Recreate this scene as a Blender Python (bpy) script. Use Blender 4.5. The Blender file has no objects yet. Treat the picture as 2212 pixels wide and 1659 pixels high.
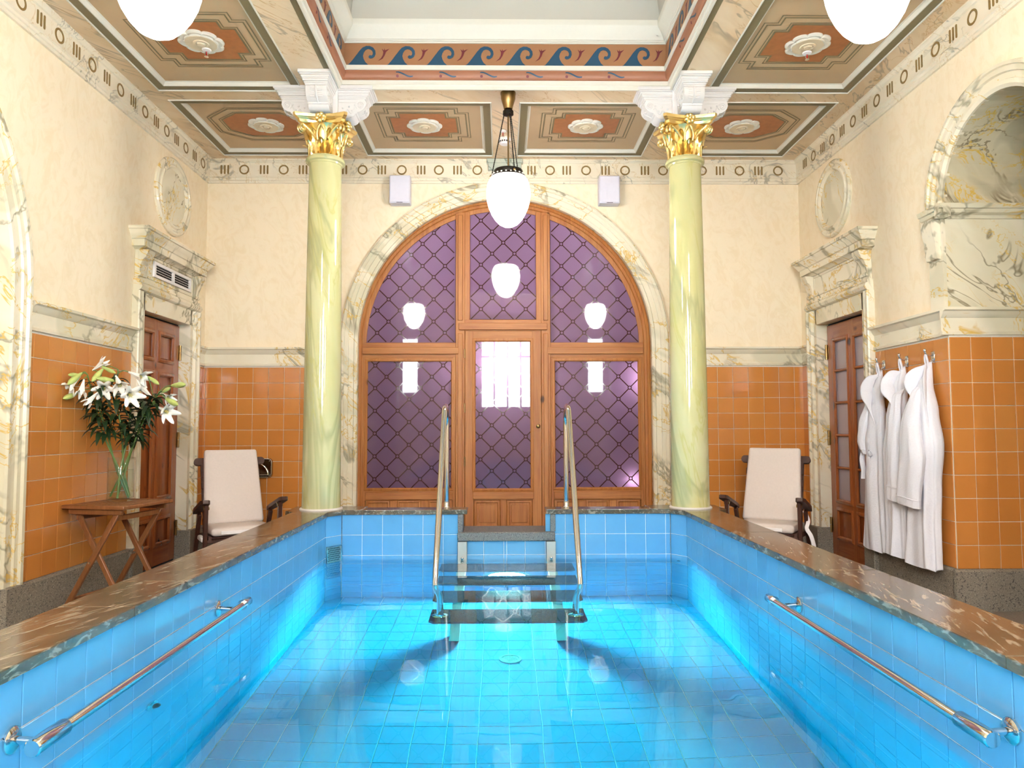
# Bath hall: tiled plunge pool, columns, painted coffered ceiling, arched glazed screen.
import bpy, bmesh, math, random
from mathutils import Matrix, Vector
RND = random.Random(7)
sc = bpy.context.scene
COL = sc.collection
PI = math.pi

# ------------------------------------------------------------------ camera
cam_d = bpy.data.cameras.new('camera'); cam = bpy.data.objects.new('camera', cam_d); COL.objects.link(cam)
cam_d.sensor_width = 36.0; cam_d.sensor_fit = 'HORIZONTAL'; cam_d.lens = 36.0*1587.33/2212.0
cam_d.clip_start = .02; cam_d.clip_end = 100
_yaw, _pit, _rol = .0148, .0597, .0027
_r = Vector((math.cos(_yaw), -math.sin(_yaw), 0)); _f0 = Vector((math.sin(_yaw), math.cos(_yaw), 0)); _z = Vector((0, 0, 1))
_f = _f0*math.cos(_pit)+_z*math.sin(_pit); _u = _z*math.cos(_pit)-_f0*math.sin(_pit)
_r2 = _r*math.cos(_rol)-_u*math.sin(_rol); _u2 = _r*math.sin(_rol)+_u*math.cos(_rol)
cam.matrix_world = Matrix(((_r2.x, _u2.x, -_f.x, -.04), (_r2.y, _u2.y, -_f.y, 0), (_r2.z, _u2.z, -_f.z, 1.20), (0, 0, 0, 1)))
sc.camera = cam
# ------------------------------------------------------------------ world, exposure, light levels
w = bpy.data.worlds.new('world'); sc.world = w; w.use_nodes = True
w.node_tree.nodes['Background'].inputs[0].default_value = (.62, .74, .9, 1); w.node_tree.nodes['Background'].inputs[1].default_value = .3
vs = sc.view_settings; vs.view_transform = 'Standard'; vs.look = 'None'; vs.gamma = 1.0; vs.use_curve_mapping = False
vs.exposure = 0.74
L_PENDANT = 27.0      # opal pendant shades
L_WINDOW = 30.0       # daylight in the panes of the wall behind the camera
L_POOL = 720.0        # underwater lamps
L_POOL_FILL = 380.0  # unseen side lamps added to brighten the near pool
L_VEST = 80.0         # lamps of the corridor behind the glazed screen, two added high up
sc.cycles.caustics_reflective = False; sc.cycles.caustics_refractive = True
sc.cycles.max_bounces = 8; sc.cycles.diffuse_bounces = 3; sc.cycles.glossy_bounces = 4; sc.cycles.transmission_bounces = 8
sc.cycles.transparent_max_bounces = 12
sc.cycles.use_denoising = True
sc.cycles.use_adaptive_sampling = True; sc.cycles.adaptive_threshold = .16; sc.cycles.adaptive_min_samples = 6
sc.cycles.sample_clamp_indirect = 4.0

# ------------------------------------------------------------------ mesh helpers
class MB:
    def __init__(s): s.v = []; s.f = []
    def add(s, vs_, fs_):
        n = len(s.v); s.v += [tuple(p) for p in vs_]; s.f += [[i+n for i in f] for f in fs_]; return s
    def quad(s, a, b, c, d): return s.add([a, b, c, d], [[0, 1, 2, 3]])
    def box(s, x0, x1, y0, y1, z0, z1, M=None):
        p = [(x, y, z) for x in (x0, x1) for y in (y0, y1) for z in (z0, z1)]
        if M is not None: p = [M @ Vector(q) for q in p]
        return s.add(p, [[0, 1, 3, 2], [4, 6, 7, 5], [0, 4, 5, 1], [2, 3, 7, 6], [0, 2, 6, 4], [1, 5, 7, 3]])
    def cbox(s, x0, x1, y0, y1, z0, z1, c=.004, M=None):
        bm = bmesh.new(); bmesh.ops.create_cube(bm, size=1)
        for q in bm.verts: q.co = Vector(((x0+x1)/2+q.co.x*(x1-x0), (y0+y1)/2+q.co.y*(y1-y0), (z0+z1)/2+q.co.z*(z1-z0)))
        c = min(c, abs(x1-x0)*.45, abs(y1-y0)*.45, abs(z1-z0)*.45)
        bmesh.ops.bevel(bm, geom=bm.edges[:], offset=c, segments=1, affect='EDGES')
        bm.verts.index_update()
        s.add([(M @ q.co if M is not None else q.co.copy()) for q in bm.verts], [[q.index for q in f.verts] for f in bm.faces]); bm.free(); return s
    def loft(s, rings, cap=True, closed=True):
        n = len(rings[0]); b = len(s.v)
        for r in rings: s.v += [tuple(p) for p in r]
        m = n if closed else n-1
        for i in range(len(rings)-1):
            for j in range(m):
                k = (j+1) % n
                s.f.append([b+i*n+j, b+i*n+k, b+(i+1)*n+k, b+(i+1)*n+j])
        if cap and closed:
            s.f.append([b+j for j in range(n)][::-1]); e = b+(len(rings)-1)*n; s.f.append([e+j for j in range(n)])
        return s
    def tube(s, pts, r, n=10, cap=True, closed=False, flat=None):
        pts = [Vector(p) for p in pts]; N = len(pts); rings = []; up = None
        for i, p in enumerate(pts):
            if closed: t = pts[(i+1) % N]-pts[i-1]
            else: t = pts[min(i+1, N-1)]-pts[max(i-1, 0)]
            t.normalize()
            if up is None:
                up = Vector((0, 0, 1)) if abs(t.z) < .9 else Vector((1, 0, 0))
            a = up-t*up.dot(t); a.normalize(); b = t.cross(a); up = a
            rr = r[i] if isinstance(r, (list, tuple)) else r
            fx, fy = flat if flat else (1, 1)
            rings.append([p+a*(rr*fx*math.cos(2*PI*k/n))+b*(rr*fy*math.sin(2*PI*k/n)) for k in range(n)])
        if closed: rings.append(rings[0]); return s.loft(rings, cap=False)
        return s.loft(rings, cap)
    def lathe(s, prof, c=(0, 0, 0), n=32, M=None, cap=True):
        rings = []
        for r, z in prof:
            ring = [Vector((c[0]+r*math.cos(2*PI*k/n), c[1]+r*math.sin(2*PI*k/n), c[2]+z)) for k in range(n)]
            if M is not None: ring = [M @ p for p in ring]
            rings.append(ring)
        return s.loft(rings, cap)
    def sphere(s, c, r, n=12, sc_=(1, 1, 1)):
        m = max(4, n//2)
        prof = [(r*math.sin(PI*(i+.02)/(m+.04)), -r*math.cos(PI*(i+.02)/(m+.04))) for i in range(m+1)]
        rings = [[(c[0]+q*sc_[0]*math.cos(2*PI*k/n), c[1]+q*sc_[1]*math.sin(2*PI*k/n), c[2]+z*sc_[2]) for k in range(n)] for q, z in prof]
        return s.loft(rings, True)
    def prism(s, poly, mp, t0, t1):
        n = len(poly); a = [mp(p[0], p[1], t0) for p in poly]; b = [mp(p[0], p[1], t1) for p in poly]
        fs = [list(range(n)), [n+i for i in range(n)][::-1]]+[[i, n+i, n+(i+1) % n, (i+1) % n] for i in range(n)]
        return s.add(a+b, fs)
    def build(s, name, mat, parent=None, smooth=38, recalc=True, kind=None):
        me = bpy.data.meshes.new(name); me.from_pydata([tuple(p) for p in s.v], [], s.f)
        if recalc:
            bm = bmesh.new(); bm.from_mesh(me); bmesh.ops.recalc_face_normals(bm, faces=bm.faces[:]); bm.to_mesh(me); bm.free()
        me.update()
        if smooth:
            me.polygons.foreach_set('use_smooth', [True]*len(me.polygons)); me.set_sharp_from_angle(angle=math.radians(smooth))
        if mat is not None: me.materials.append(mat)
        return link(name, me, parent, kind)

INV = {}
def link(name, me, parent=None, kind=None, M=None):
    o = bpy.data.objects.new(name, me); COL.objects.link(o)
    if parent is not None:
        o.parent = parent
        if parent.name in INV: o.matrix_parent_inverse = INV[parent.name]
    if M is not None: o.matrix_basis = M
    if kind: o['kind'] = kind
    return o
def tag(o, label, cat, group=None, kind=None):
    o['label'] = label; o['category'] = cat
    if group: o['group'] = group
    if kind: o['kind'] = kind
    return o
def thing(name, label, cat, loc=(0, 0, 0), rotz=0, group=None, kind=None, local=False):
    """Empty at the base of a thing; parts are modelled in world coordinates unless local."""
    o = bpy.data.objects.new(name, None); COL.objects.link(o); o.empty_display_size = .1
    o.location = loc; o.rotation_euler = (0, 0, rotz)
    if not local: INV[o.name] = (Matrix.Translation(loc) @ Matrix.Rotation(rotz, 4, 'Z')).inverted()
    return tag(o, label, cat, group, kind)
def copy_tree(o, parent=None):
    c = o.copy(); COL.objects.link(c)
    if parent is not None: c.parent = parent
    for ch in list(o.children): copy_tree(ch, c)
    return c
def lerp(a, b, t): return a+(b-a)*t
def bez(p, n):
    """Catmull-Rom through the points p, n samples per span."""
    P = [Vector(q) for q in p]; P = [P[0]*2-P[1]]+P+[P[-1]*2-P[-2]]; out = []
    for i in range(1, len(P)-2):
        for k in range(n):
            t = k/n
            out.append(.5*((2*P[i])+(P[i+1]-P[i-1])*t+(2*P[i-1]-5*P[i]+4*P[i+1]-P[i+2])*t*t+(3*P[i]-P[i-1]-3*P[i+1]+P[i+2])*t**3))
    out.append(P[-2]); return out

# ------------------------------------------------------------------ materials
def new_mat(name):
    m = bpy.data.materials.new(name); m.use_nodes = True; nt = m.node_tree
    return m, nt, nt.nodes['Principled BSDF']
def N(nt, t, **kw):
    n = nt.nodes.new(t)
    for k, v_ in kw.items(): setattr(n, k, v_)
    return n
def ramp(nt, src, stops):
    r = N(nt, 'ShaderNodeValToRGB'); e = r.color_ramp.elements
    while len(e) < len(stops): e.new(.5)
    for q, (p, c) in zip(e, stops): q.position = p; q.color = (*c, 1) if len(c) == 3 else c
    nt.links.new(src, r.inputs[0]); return r.outputs[0]
def coords(nt, scale=(1, 1, 1), rot=(0, 0, 0), obj=False):
    if obj: src = N(nt, 'ShaderNodeTexCoord').outputs['Object']
    else: src = N(nt, 'ShaderNodeNewGeometry').outputs['Position']
    if any(rot):
        mr = N(nt, 'ShaderNodeMapping'); mr.inputs['Rotation'].default_value = rot; nt.links.new(src, mr.inputs[0]); src = mr.outputs[0]
    mp = N(nt, 'ShaderNodeMapping'); mp.inputs['Scale'].default_value = scale; nt.links.new(src, mp.inputs[0]); return mp.outputs[0]
def noise(nt, vec, scale, detail=4, rough=.55, dist=0.):
    n = N(nt, 'ShaderNodeTexNoise'); n.inputs['Scale'].default_value = scale; n.inputs['Detail'].default_value = detail
    n.inputs['Roughness'].default_value = rough; n.inputs['Distortion'].default_value = dist; nt.links.new(vec, n.inputs['Vector']); return n.outputs['Fac']
def mix(nt, fac, a, b, mode='MIX'):
    m = N(nt, 'ShaderNodeMix', data_type='RGBA', blend_type=mode)
    for i, x in ((0, fac), (6, a), (7, b)):
        if isinstance(x, (int, float)): m.inputs[i].default_value = x
        elif isinstance(x, tuple): m.inputs[i].default_value = (*x, 1)
        else: nt.links.new(x, m.inputs[i])
    return m.outputs[2]
def bump(nt, bs, h, strength=.2, dist=.01):
    b = N(nt, 'ShaderNodeBump'); b.inputs['Strength'].default_value = strength; b.inputs['Distance'].default_value = dist
    nt.links.new(h, b.inputs['Height']); nt.links.new(b.outputs[0], bs.inputs['Normal'])
def sets(bs, rough=.5, metal=0., coat=0., spec=.5, coatr=.04):
    if coat >= .3: rough, coat, spec = max(.06, min(rough, coatr+.05 if coat > .5 else rough*.6)), 0., .6
    else: coat = 0.
    bs.inputs['Roughness'].default_value = rough; bs.inputs['Metallic'].default_value = metal
    bs.inputs['Coat Weight'].default_value = coat; bs.inputs['Coat Roughness'].default_value = coatr; bs.inputs['Specular IOR Level'].default_value = spec
def plain(name, c, rough=.5, metal=0., coat=0., var=.06, scale=40, spec=.5, bmp=0.):
    m, nt, bs = new_mat(name); sets(bs, rough, metal, coat, spec)
    f = noise(nt, coords(nt), scale, 1)
    a = tuple(max(0, x*(1-var)) for x in c); b = tuple(min(1, x*(1+var)) for x in c)
    nt.links.new(mix(nt, f, a, b), bs.inputs['Base Color'])
    if bmp: bump(nt, bs, f, bmp, .004)
    return m
def marble(name, c1, c2, v1, v2, scale=1.6, rot=(0, .5, .3), stretch=(1, 1, .35), rough=.22, coat=.3, w1=.022, w2=.012, amt=.8, blot=None):
    m, nt, bs = new_mat(name); sets(bs, rough, 0, coat)
    p = coords(nt, stretch, rot)
    col = mix(nt, ramp(nt, noise(nt, p, scale*1.1, 3, .6, .8), [(.35, (0, 0, 0)), (.65, (1, 1, 1))]), c1, c2)
    if blot: col = mix(nt, ramp(nt, noise(nt, p, scale*.6, 2, .6, 1.2), [(.54, (0, 0, 0)), (.575, (.8, .8, .8))]), col, blot)
    for sc_, wd, vc, ds in ((scale, w1, v1, .9), (scale*1.9+.37, w2, v2, 1.1)):
        n = noise(nt, p, sc_, 4, .62, ds)
        s_ = N(nt, 'ShaderNodeMath', operation='SUBTRACT'); nt.links.new(n, s_.inputs[0]); s_.inputs[1].default_value = .5
        a = N(nt, 'ShaderNodeMath', operation='ABSOLUTE'); nt.links.new(s_.outputs[0], a.inputs[0])
        mask = noise(nt, p, sc_*.55+1.3, 0)
        line = ramp(nt, a.outputs[0], [(0, (1, 1, 1)), (wd*.35, (.7, .7, .7)), (wd, (0, 0, 0))])
        f = mix(nt, 1.0, line, ramp(nt, mask, [(.40, (0, 0, 0)), (.52, (amt, amt, amt))]), 'MULTIPLY')
        col = mix(nt, f, col, vc)
    nt.links.new(col, bs.inputs['Base Color']); return m
def tile_mat(name, a, b, rough=.09, streak=0.):
    m, nt, bs = new_mat(name); sets(bs, .22, 0, .9, .5, rough)
    oi = N(nt, 'ShaderNodeObjectInfo').outputs['Random']
    col = mix(nt, oi, a, b)
    f = noise(nt, coords(nt), 9, 4)
    col = mix(nt, mix(nt, 1.0, f, (.35, .35, .35), 'MULTIPLY'), col, tuple(x*.72 for x in a))
    nt.links.new(col, bs.inputs['Base Color'])
    bump(nt, bs, noise(nt, coords(nt), 14, 2), .06, .01); return m
def wood(name, a, b, axis='Z', scale=1., rough=.35, coat=.35, knots=True):
    m, nt, bs = new_mat(name); sets(bs, rough, 0, coat, .5, .15)
    st = {'X': (.05, 1, 1), 'Y': (1, .05, 1), 'Z': (1, 1, .05)}[axis]
    p = coords(nt, tuple(x*scale for x in st))
    f = noise(nt, p, 26, 3, .65, .6); g = noise(nt, p, 120, 1)
    col = mix(nt, ramp(nt, f, [(.3, (0, 0, 0)), (.7, (1, 1, 1))]), a, b)
    col = mix(nt, mix(nt, 1.0, g, (.5, .5, .5), 'MULTIPLY'), col, tuple(x*.55 for x in a))
    if knots:
        vo = N(nt, 'ShaderNodeTexVoronoi'); vo.inputs['Scale'].default_value = 4.2
        nt.links.new(coords(nt, {'X': (.6, 1, 1), 'Y': (1, .6, 1), 'Z': (1, 1, .6)}[axis]), vo.inputs['Vector'])
        col = mix(nt, ramp(nt, vo.outputs['Distance'], [(.0, (1, 1, 1)), (.06, (.9, .9, .9)), (.12, (0, 0, 0))]), col, tuple(x*.16 for x in a))
    nt.links.new(col, bs.inputs['Base Color']); return m
def speckle(name, c, dark, light, scale=180, rough=.6, coat=0.):
    m, nt, bs = new_mat(name); sets(bs, rough, 0, coat)
    p = coords(nt); f = noise(nt, p, scale, 2, .5); g = noise(nt, p, scale*1.7, 2, .5); h = noise(nt, p, 5, 4)
    col = mix(nt, ramp(nt, f, [(.36, (1, 1, 1)), (.42, (0, 0, 0))]), c, dark)
    col = mix(nt, ramp(nt, g, [(.58, (0, 0, 0)), (.64, (1, 1, 1))]), col, light)
    col = mix(nt, mix(nt, 1.0, h, (.4, .4, .4), 'MULTIPLY'), col, tuple(x*.7 for x in c))
    nt.links.new(col, bs.inputs['Base Color']); bump(nt, bs, f, .15, .003); return m
def emit(name, c, s):
    m = bpy.data.materials.new(name); m.use_nodes = True; nt = m.node_tree; nt.nodes.clear()
    e = N(nt, 'ShaderNodeEmission'); e.inputs[0].default_value = (*c, 1); e.inputs[1].default_value = s
    o = N(nt, 'ShaderNodeOutputMaterial'); nt.links.new(e.outputs[0], o.inputs[0]); return m
def thin_glass(name, tint=(1, 1, 1)):
    m = bpy.data.materials.new(name); m.use_nodes = True; nt = m.node_tree; nt.nodes.clear()
    t = N(nt, 'ShaderNodeBsdfTransparent'); t.inputs[0].default_value = (*tint, 1)
    g = N(nt, 'ShaderNodeBsdfGlossy'); g.inputs['Roughness'].default_value = .01
    lw = N(nt, 'ShaderNodeLayerWeight'); pw = N(nt, 'ShaderNodeMath', operation='POWER'); nt.links.new(lw.outputs['Facing'], pw.inputs[0]); pw.inputs[1].default_value = 4.
    fr = N(nt, 'ShaderNodeMath', operation='MULTIPLY_ADD'); nt.links.new(pw.outputs[0], fr.inputs[0]); fr.inputs[1].default_value = .7; fr.inputs[2].default_value = .035
    mx = N(nt, 'ShaderNodeMixShader'); o = N(nt, 'ShaderNodeOutputMaterial')
    nt.links.new(fr.outputs[0], mx.inputs[0]); nt.links.new(t.outputs[0], mx.inputs[1]); nt.links.new(g.outputs[0], mx.inputs[2]); nt.links.new(mx.outputs[0], o.inputs[0]); return m
def frosted(name, c, trans=.5, rough=.02):
    m = bpy.data.materials.new(name); m.use_nodes = True; nt = m.node_tree; nt.nodes.clear()
    d = N(nt, 'ShaderNodeBsdfDiffuse'); t = N(nt, 'ShaderNodeBsdfTranslucent'); g = N(nt, 'ShaderNodeBsdfGlossy'); g.inputs['Roughness'].default_value = rough
    col = mix(nt, noise(nt, coords(nt), 3, 3), c, tuple(x*.85 for x in c))
    for q in (d, t): nt.links.new(col, q.inputs[0])
    m1 = N(nt, 'ShaderNodeMixShader'); m1.inputs[0].default_value = trans; m2 = N(nt, 'ShaderNodeMixShader')
    fr = N(nt, 'ShaderNodeFresnel'); fr.inputs[0].default_value = 1.52; o = N(nt, 'ShaderNodeOutputMaterial')
    nt.links.new(d.outputs[0], m1.inputs[1]); nt.links.new(t.outputs[0], m1.inputs[2]); nt.links.new(fr.outputs[0], m2.inputs[0])
    nt.links.new(m1.outputs[0], m2.inputs[1]); nt.links.new(g.outputs[0], m2.inputs[2]); nt.links.new(m2.outputs[0], o.inputs[0]); return m

def plaster_mat():
    m, nt, bs = new_mat('plaster'); sets(bs, .65, 0, 0, .3)
    p = coords(nt, (1, 1, .6), (.2, .3, 0)); f = noise(nt, p, 1.7, 2, .6, .6); g = noise(nt, p, 9, 4, .7, 1.5)
    col = mix(nt, f, (.92, .765, .56), (.94, .81, .60))
    col = mix(nt, ramp(nt, g, [(.46, (0, 0, 0)), (.62, (.55, .55, .55))]), col, (.86, .69, .45))
    nt.links.new(col, bs.inputs['Base Color']); bump(nt, bs, g, .12, .006); return m
PLASTER = plaster_mat()
MARBLE = marble('marble_cream', (.84, .76, .60), (.78, .69, .51), (.36, .32, .22), (.68, .44, .11), 1.9, (.75, .75, 0), (1, 1, .28), .36, .3, .030, .022, 1., blot=(.66, .60, .43))
MARBLE_N = marble('marble_niche', (.80, .73, .57), (.70, .62, .43), (.24, .19, .11), (.72, .47, .10), 1.7, (.6, .65, 0), (1.2, 1.2, .22), .36, .3, .014, .014, .9, blot=(.64, .58, .42))
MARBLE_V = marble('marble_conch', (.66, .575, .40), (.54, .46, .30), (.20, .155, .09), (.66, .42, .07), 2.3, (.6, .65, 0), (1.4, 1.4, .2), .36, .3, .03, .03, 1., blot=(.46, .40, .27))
MARBLE_S = marble('marble_soffit', (.80, .62, .42), (.70, .49, .28), (.34, .25, .16), (.55, .30, .10), 2.6, (0, 0, .7), (1, .3, 1), .3, .2, .016, .012, .8)
MARBLE_F = marble('marble_frieze', (.83, .75, .60), (.80, .70, .54), (.30, .27, .20), (.62, .44, .2), 2.4, (.6, .6, 0), (1, 1, .4), .3, .15, .016, .01, .75)
MARBLE_C = marble('marble_column', (.54, .50, .22), (.60, .565, .33), (.30, .30, .15), (.46, .42, .13), 1.3, (.12, .16, 0), (1.7, 1.7, .22), .08, .9, .05, .035, .6, blot=(.51, .48, .24))
ORANGE = tile_mat('orange_glazed_tile', (.64, .25, .058), (.58, .205, .042))
BLUE = tile_mat('blue_glazed_tile', (.125, .355, .60), (.15, .385, .63))
GROUT_W = plain('grout_pale', (.74, .67, .56), .8)
GROUT_P = plain('grout_pool', (.74, .77, .79), .8)
GRANITE = speckle('granite_terrazzo', (.23, .195, .15), (.06, .05, .045), (.44, .39, .31), 95)
GRANITE_L = speckle('granite_step', (.16, .148, .14), (.05, .05, .05), (.34, .32, .30), 95)
FLOOR_M = speckle('floor_stone', (.24, .19, .15), (.10, .08, .06), (.36, .30, .25), 90, .35, .2)
def coping_mat():
    m, nt, bs = new_mat('coping_stone'); sets(bs, .16)
    p = coords(nt, (7, 1.1, 7), (0, 0, .28)); f = noise(nt, p, 2.4, 4, .65, .4); g = noise(nt, p, 5.5, 3, .6, .8); h = noise(nt, coords(nt), 2.2, 2)
    col = mix(nt, ramp(nt, f, [(.32, (0, 0, 0)), (.66, (1, 1, 1))]), (.07, .048, .03), (.20, .125, .072))
    col = mix(nt, ramp(nt, h, [(.45, (0, 0, 0)), (.62, (.7, .7, .7))]), col, (.075, .062, .042))
    col = mix(nt, ramp(nt, g, [(.54, (0, 0, 0)), (.64, (.85, .85, .85))]), col, (.36, .285, .21))
    nt.links.new(col, bs.inputs['Base Color']); return m
COPING = coping_mat()
PINE_V = wood('pine_upright', (.38, .115, .02), (.56, .225, .052), 'Z', 1, .5, 0.)
PINE_H = wood('pine_rail', (.38, .115, .02), (.56, .225, .052), 'X', 1, .5, 0.)
REDPINE_V = wood('red_pine_upright', (.27, .062, .016), (.40, .115, .03), 'Z')
REDPINE_H = wood('red_pine_rail', (.27, .062, .016), (.40, .115, .03), 'Y')
TEAK = wood('dark_teak', (.045, .014, .008), (.085, .027, .013), 'Y', 1, .4, .2, False)
TEAK_T = wood('table_teak', (.20, .066, .02), (.32, .125, .042), 'Z', 1, .45, .15, False)
GOLD = plain('gilding', (.97, .75, .33), .33, 1., 0, .05, 20)
CHROME = plain('polished_steel', (.75, .74, .73), .1, 1., 0, .02)
STEEL = plain('brushed_steel', (.52, .50, .44), .35, 1., 0, .05)
BRASS = plain('antique_brass', (.30, .19, .075), .3, 1., 0, .08)
DARKM = plain('blackened_metal', (.035, .028, .022), .4, .8)
WHITE = plain('white_paint', (.72, .68, .65), .5, 0, .05, .02)
CREAM = plain('cream_paint', (.71, .67, .575), .5, 0, .05, .02)
VAULTM = plain('vault_paint', (.52, .49, .42), .6, 0, 0, .02, 2)
PANELM = plain('coffer_paint', (.55, .38, .22), .55, 0, 0, .04, 3)
OLIVE = plain('olive_paint', (.20, .155, .075), .55)
RUST = plain('rust_paint', (.40, .135, .038), .5, 0, .1, .18, 22)
BROWN = plain('terracotta_paint', (.33, .125, .06), .42, 0, .15, .04, 6)
WAVEBG = plain('ochre_paint', (.34, .155, .066), .5, 0, .05, .05, 6)
NAVY = plain('blue_paint', (.010, .060, .115), .5, 0, .0)
MAROON = plain('maroon_paint', (.14, .012, .02), .5)
BRONZE = plain('bronze_paint', (.25, .155, .045), .45)
SHADE = emit('opal_glass_lit', (1., .965, .915), L_PENDANT)
PANE_D = emit('daylight_pane', (.93, .97, 1.0), L_WINDOW)
POOLL = emit('pool_lamp_glass', (.92, .96, 1.0), L_POOL)
POOL_FILL = emit('pool_fill_glass', (.40, .90, 1.0), L_POOL_FILL)
VESTL = emit('corridor_lamp_glass', (1., .95, .97), L_VEST)
PURPLE = frosted('etched_purple_glass', (.345, .20, .345), .7)
FROST = frosted('frosted_door_glass', (.62, .52, .55), .3, .25)
LINE = plain('opaque_dark_line', (.06, .018, .013), .06, 0, .6, .05)  # dark tone stands for the dim corridor seen through unetched glass
CUSHION = plain('cushion_canvas', (.71, .61, .55), .9, 0, 0, .04, 60, .2, .15)
CUSHW = plain('cushion_white', (.86, .80, .78), .9, 0, 0, .03, 60, .2)
TERRY = plain('white_terry', (.76, .74, .79), .95, 0, 0, .03, 90, .1, .35)
SPK = plain('lilac_white_box', (.72, .70, .80), .5, 0, 0, .02)
PLASTIC = plain('white_plastic', (.82, .77, .76), .4, 0, .1, .02)
BLACK = plain('shadow_black', (.012, .010, .010), .8)
PETAL = plain('lily_petal', (.92, .88, .81), .5, 0, 0, .03, 30, .3)
LILYG = plain('lily_throat', (.55, .62, .18), .5)
BUDG = plain('lily_bud', (.48, .56, .17), .5, 0, 0, .3, 25)
STEMG = plain('lily_stem_green', (.115, .20, .04), .45, 0, .1, .2)
LEAFG = plain('lily_leaf_green', (.014, .034, .010), .35, 0, .25, .3)
STAMEN = plain('lily_pollen', (.72, .60, .16), .7)
VASEG = thin_glass('vase_glass', (.97, .99, .98))
def water_mat():
    m = bpy.data.materials.new('pool_water'); m.use_nodes = True; nt = m.node_tree; bs = nt.nodes['Principled BSDF']
    bs.inputs['Base Color'].default_value = (1, 1, 1, 1); bs.inputs['Transmission Weight'].default_value = 1; bs.inputs['IOR'].default_value = 1.33; bs.inputs['Roughness'].default_value = 0
    f = noise(nt, coords(nt, (1, .5, 1)), 2.6, 2, .5); bump(nt, bs, f, .06, .05)
    va = N(nt, 'ShaderNodeVolumeAbsorption'); va.inputs[0].default_value = (.0, .955, .955, 1); va.inputs[1].default_value = 1.0
    nt.links.new(va.outputs[0], nt.nodes['Material Output'].inputs['Volume']); return m
WATER = water_mat()
# ------------------------------------------------------------------ the room: dimensions in metres, floor z=0
XW, YB, YR, S = 2.955, 7.227, -1.43, 3.87
SPR, RI, RO = 2.03, 1.45, 1.62                       # spring line and radii of the big arches
TP = .153                                            # tile pitch
TZ0, TZ1 = .2685, 1.7985
mp_back = lambda u, z, o=0.: (u, YB-o, z)
mp_left = lambda u, z, o=0.: (-XW+o, u, z)
mp_right = lambda u, z, o=0.: (XW-o, u, z)
DY0, DY1, DZ = 5.95, 6.83, 2.16                      # side door openings
NC, NR, NZ, NX = 4.315, .525, 2.69, 4.2              # niche in the right wall
def strct(o, label, cat='wall'): return tag(o, label, cat, None, 'structure')
def sheet(mb, mp, segs):
    for u0, u1, lo, hi in segs:
        if callable(lo):
            n = 40; us = [(u0+u1)/2-(u1-u0)/2*math.cos(PI*i/n) for i in range(n+1)]
            for a, b in zip(us, us[1:]): mb.quad(mp(a, lo(a)), mp(b, lo(b)), mp(b, hi), mp(a, hi))
        else: mb.quad(mp(u0, lo), mp(u1, lo), mp(u1, hi), mp(u0, hi))
    return mb
def arch(c, r, z): return lambda u: z+math.sqrt(max(0, r*r-(u-c)**2))
HI = S+.05
floor = MB()
for a in ((-3.3, -1.345, YR, 9.4), (1.345, 4.3, YR, 9.4), (-1.345, 1.345, YR, .34), (-1.345, 1.345, 5.64, 9.4)): floor.quad((a[0], a[2], 0), (a[1], a[2], 0), (a[1], a[3], 0), (a[0], a[3], 0))
strct(floor.build('floor', FLOOR_M, recalc=False), 'dark brownish stone floor around the raised pool', 'floor')
W_BACK = strct(sheet(MB(), mp_back, [(-XW, -RI-.02, 0, HI), (-RI-.02, RI+.02, arch(0, RI+.02, SPR), HI), (RI+.02, XW, 0, HI)]).build('wall_back', PLASTER), 'cream plastered end wall with the big arched opening')
W_LEFT = strct(sheet(MB(), mp_left, [(YR, 2.9-RI-.006, 0, HI), (2.9-RI-.006, 2.9+RI+.006, arch(2.9, RI+.006, SPR), HI), (2.9+RI+.006, DY0, 0, HI), (DY0, DY1, DZ, HI), (DY1, YB, 0, HI)]).build('wall_left', PLASTER), 'cream plastered wall behind the lilies with a wooden door')
W_RIGHT = strct(sheet(MB(), mp_right, [(YR, NC-NR, 0, HI), (NC-NR, NC+NR, arch(NC, NR+.014, NZ), HI), (NC+NR, DY0, 0, HI), (DY0, DY1, DZ, HI), (DY1, YB, 0, HI)]).build('wall_right', PLASTER), 'cream plastered wall behind the bathrobes with a glazed door')
# recess behind the big arch of the left wall
rec = MB()
rec.quad((-3.25, 1.3, 0), (-3.25, 4.5, 0), (-3.25, 4.5, 3.6), (-3.25, 1.3, 3.6))
RW = RI+.006; pts = [(2.9+RW, 0)]+[(2.9+RW*math.cos(PI*i/32), SPR+RW*math.sin(PI*i/32)) for i in range(33)]+[(2.9-RW, 0)]
for a, b in zip(pts, pts[1:]): rec.quad((-XW, a[0], a[1]), (-XW, b[0], b[1]), (-3.25, b[0], b[1]), (-3.25, a[0], a[1]))
strct(rec.build('wall_arch_recess', MARBLE), 'cream marble recess inside the tall arch at the picture edge')
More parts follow.
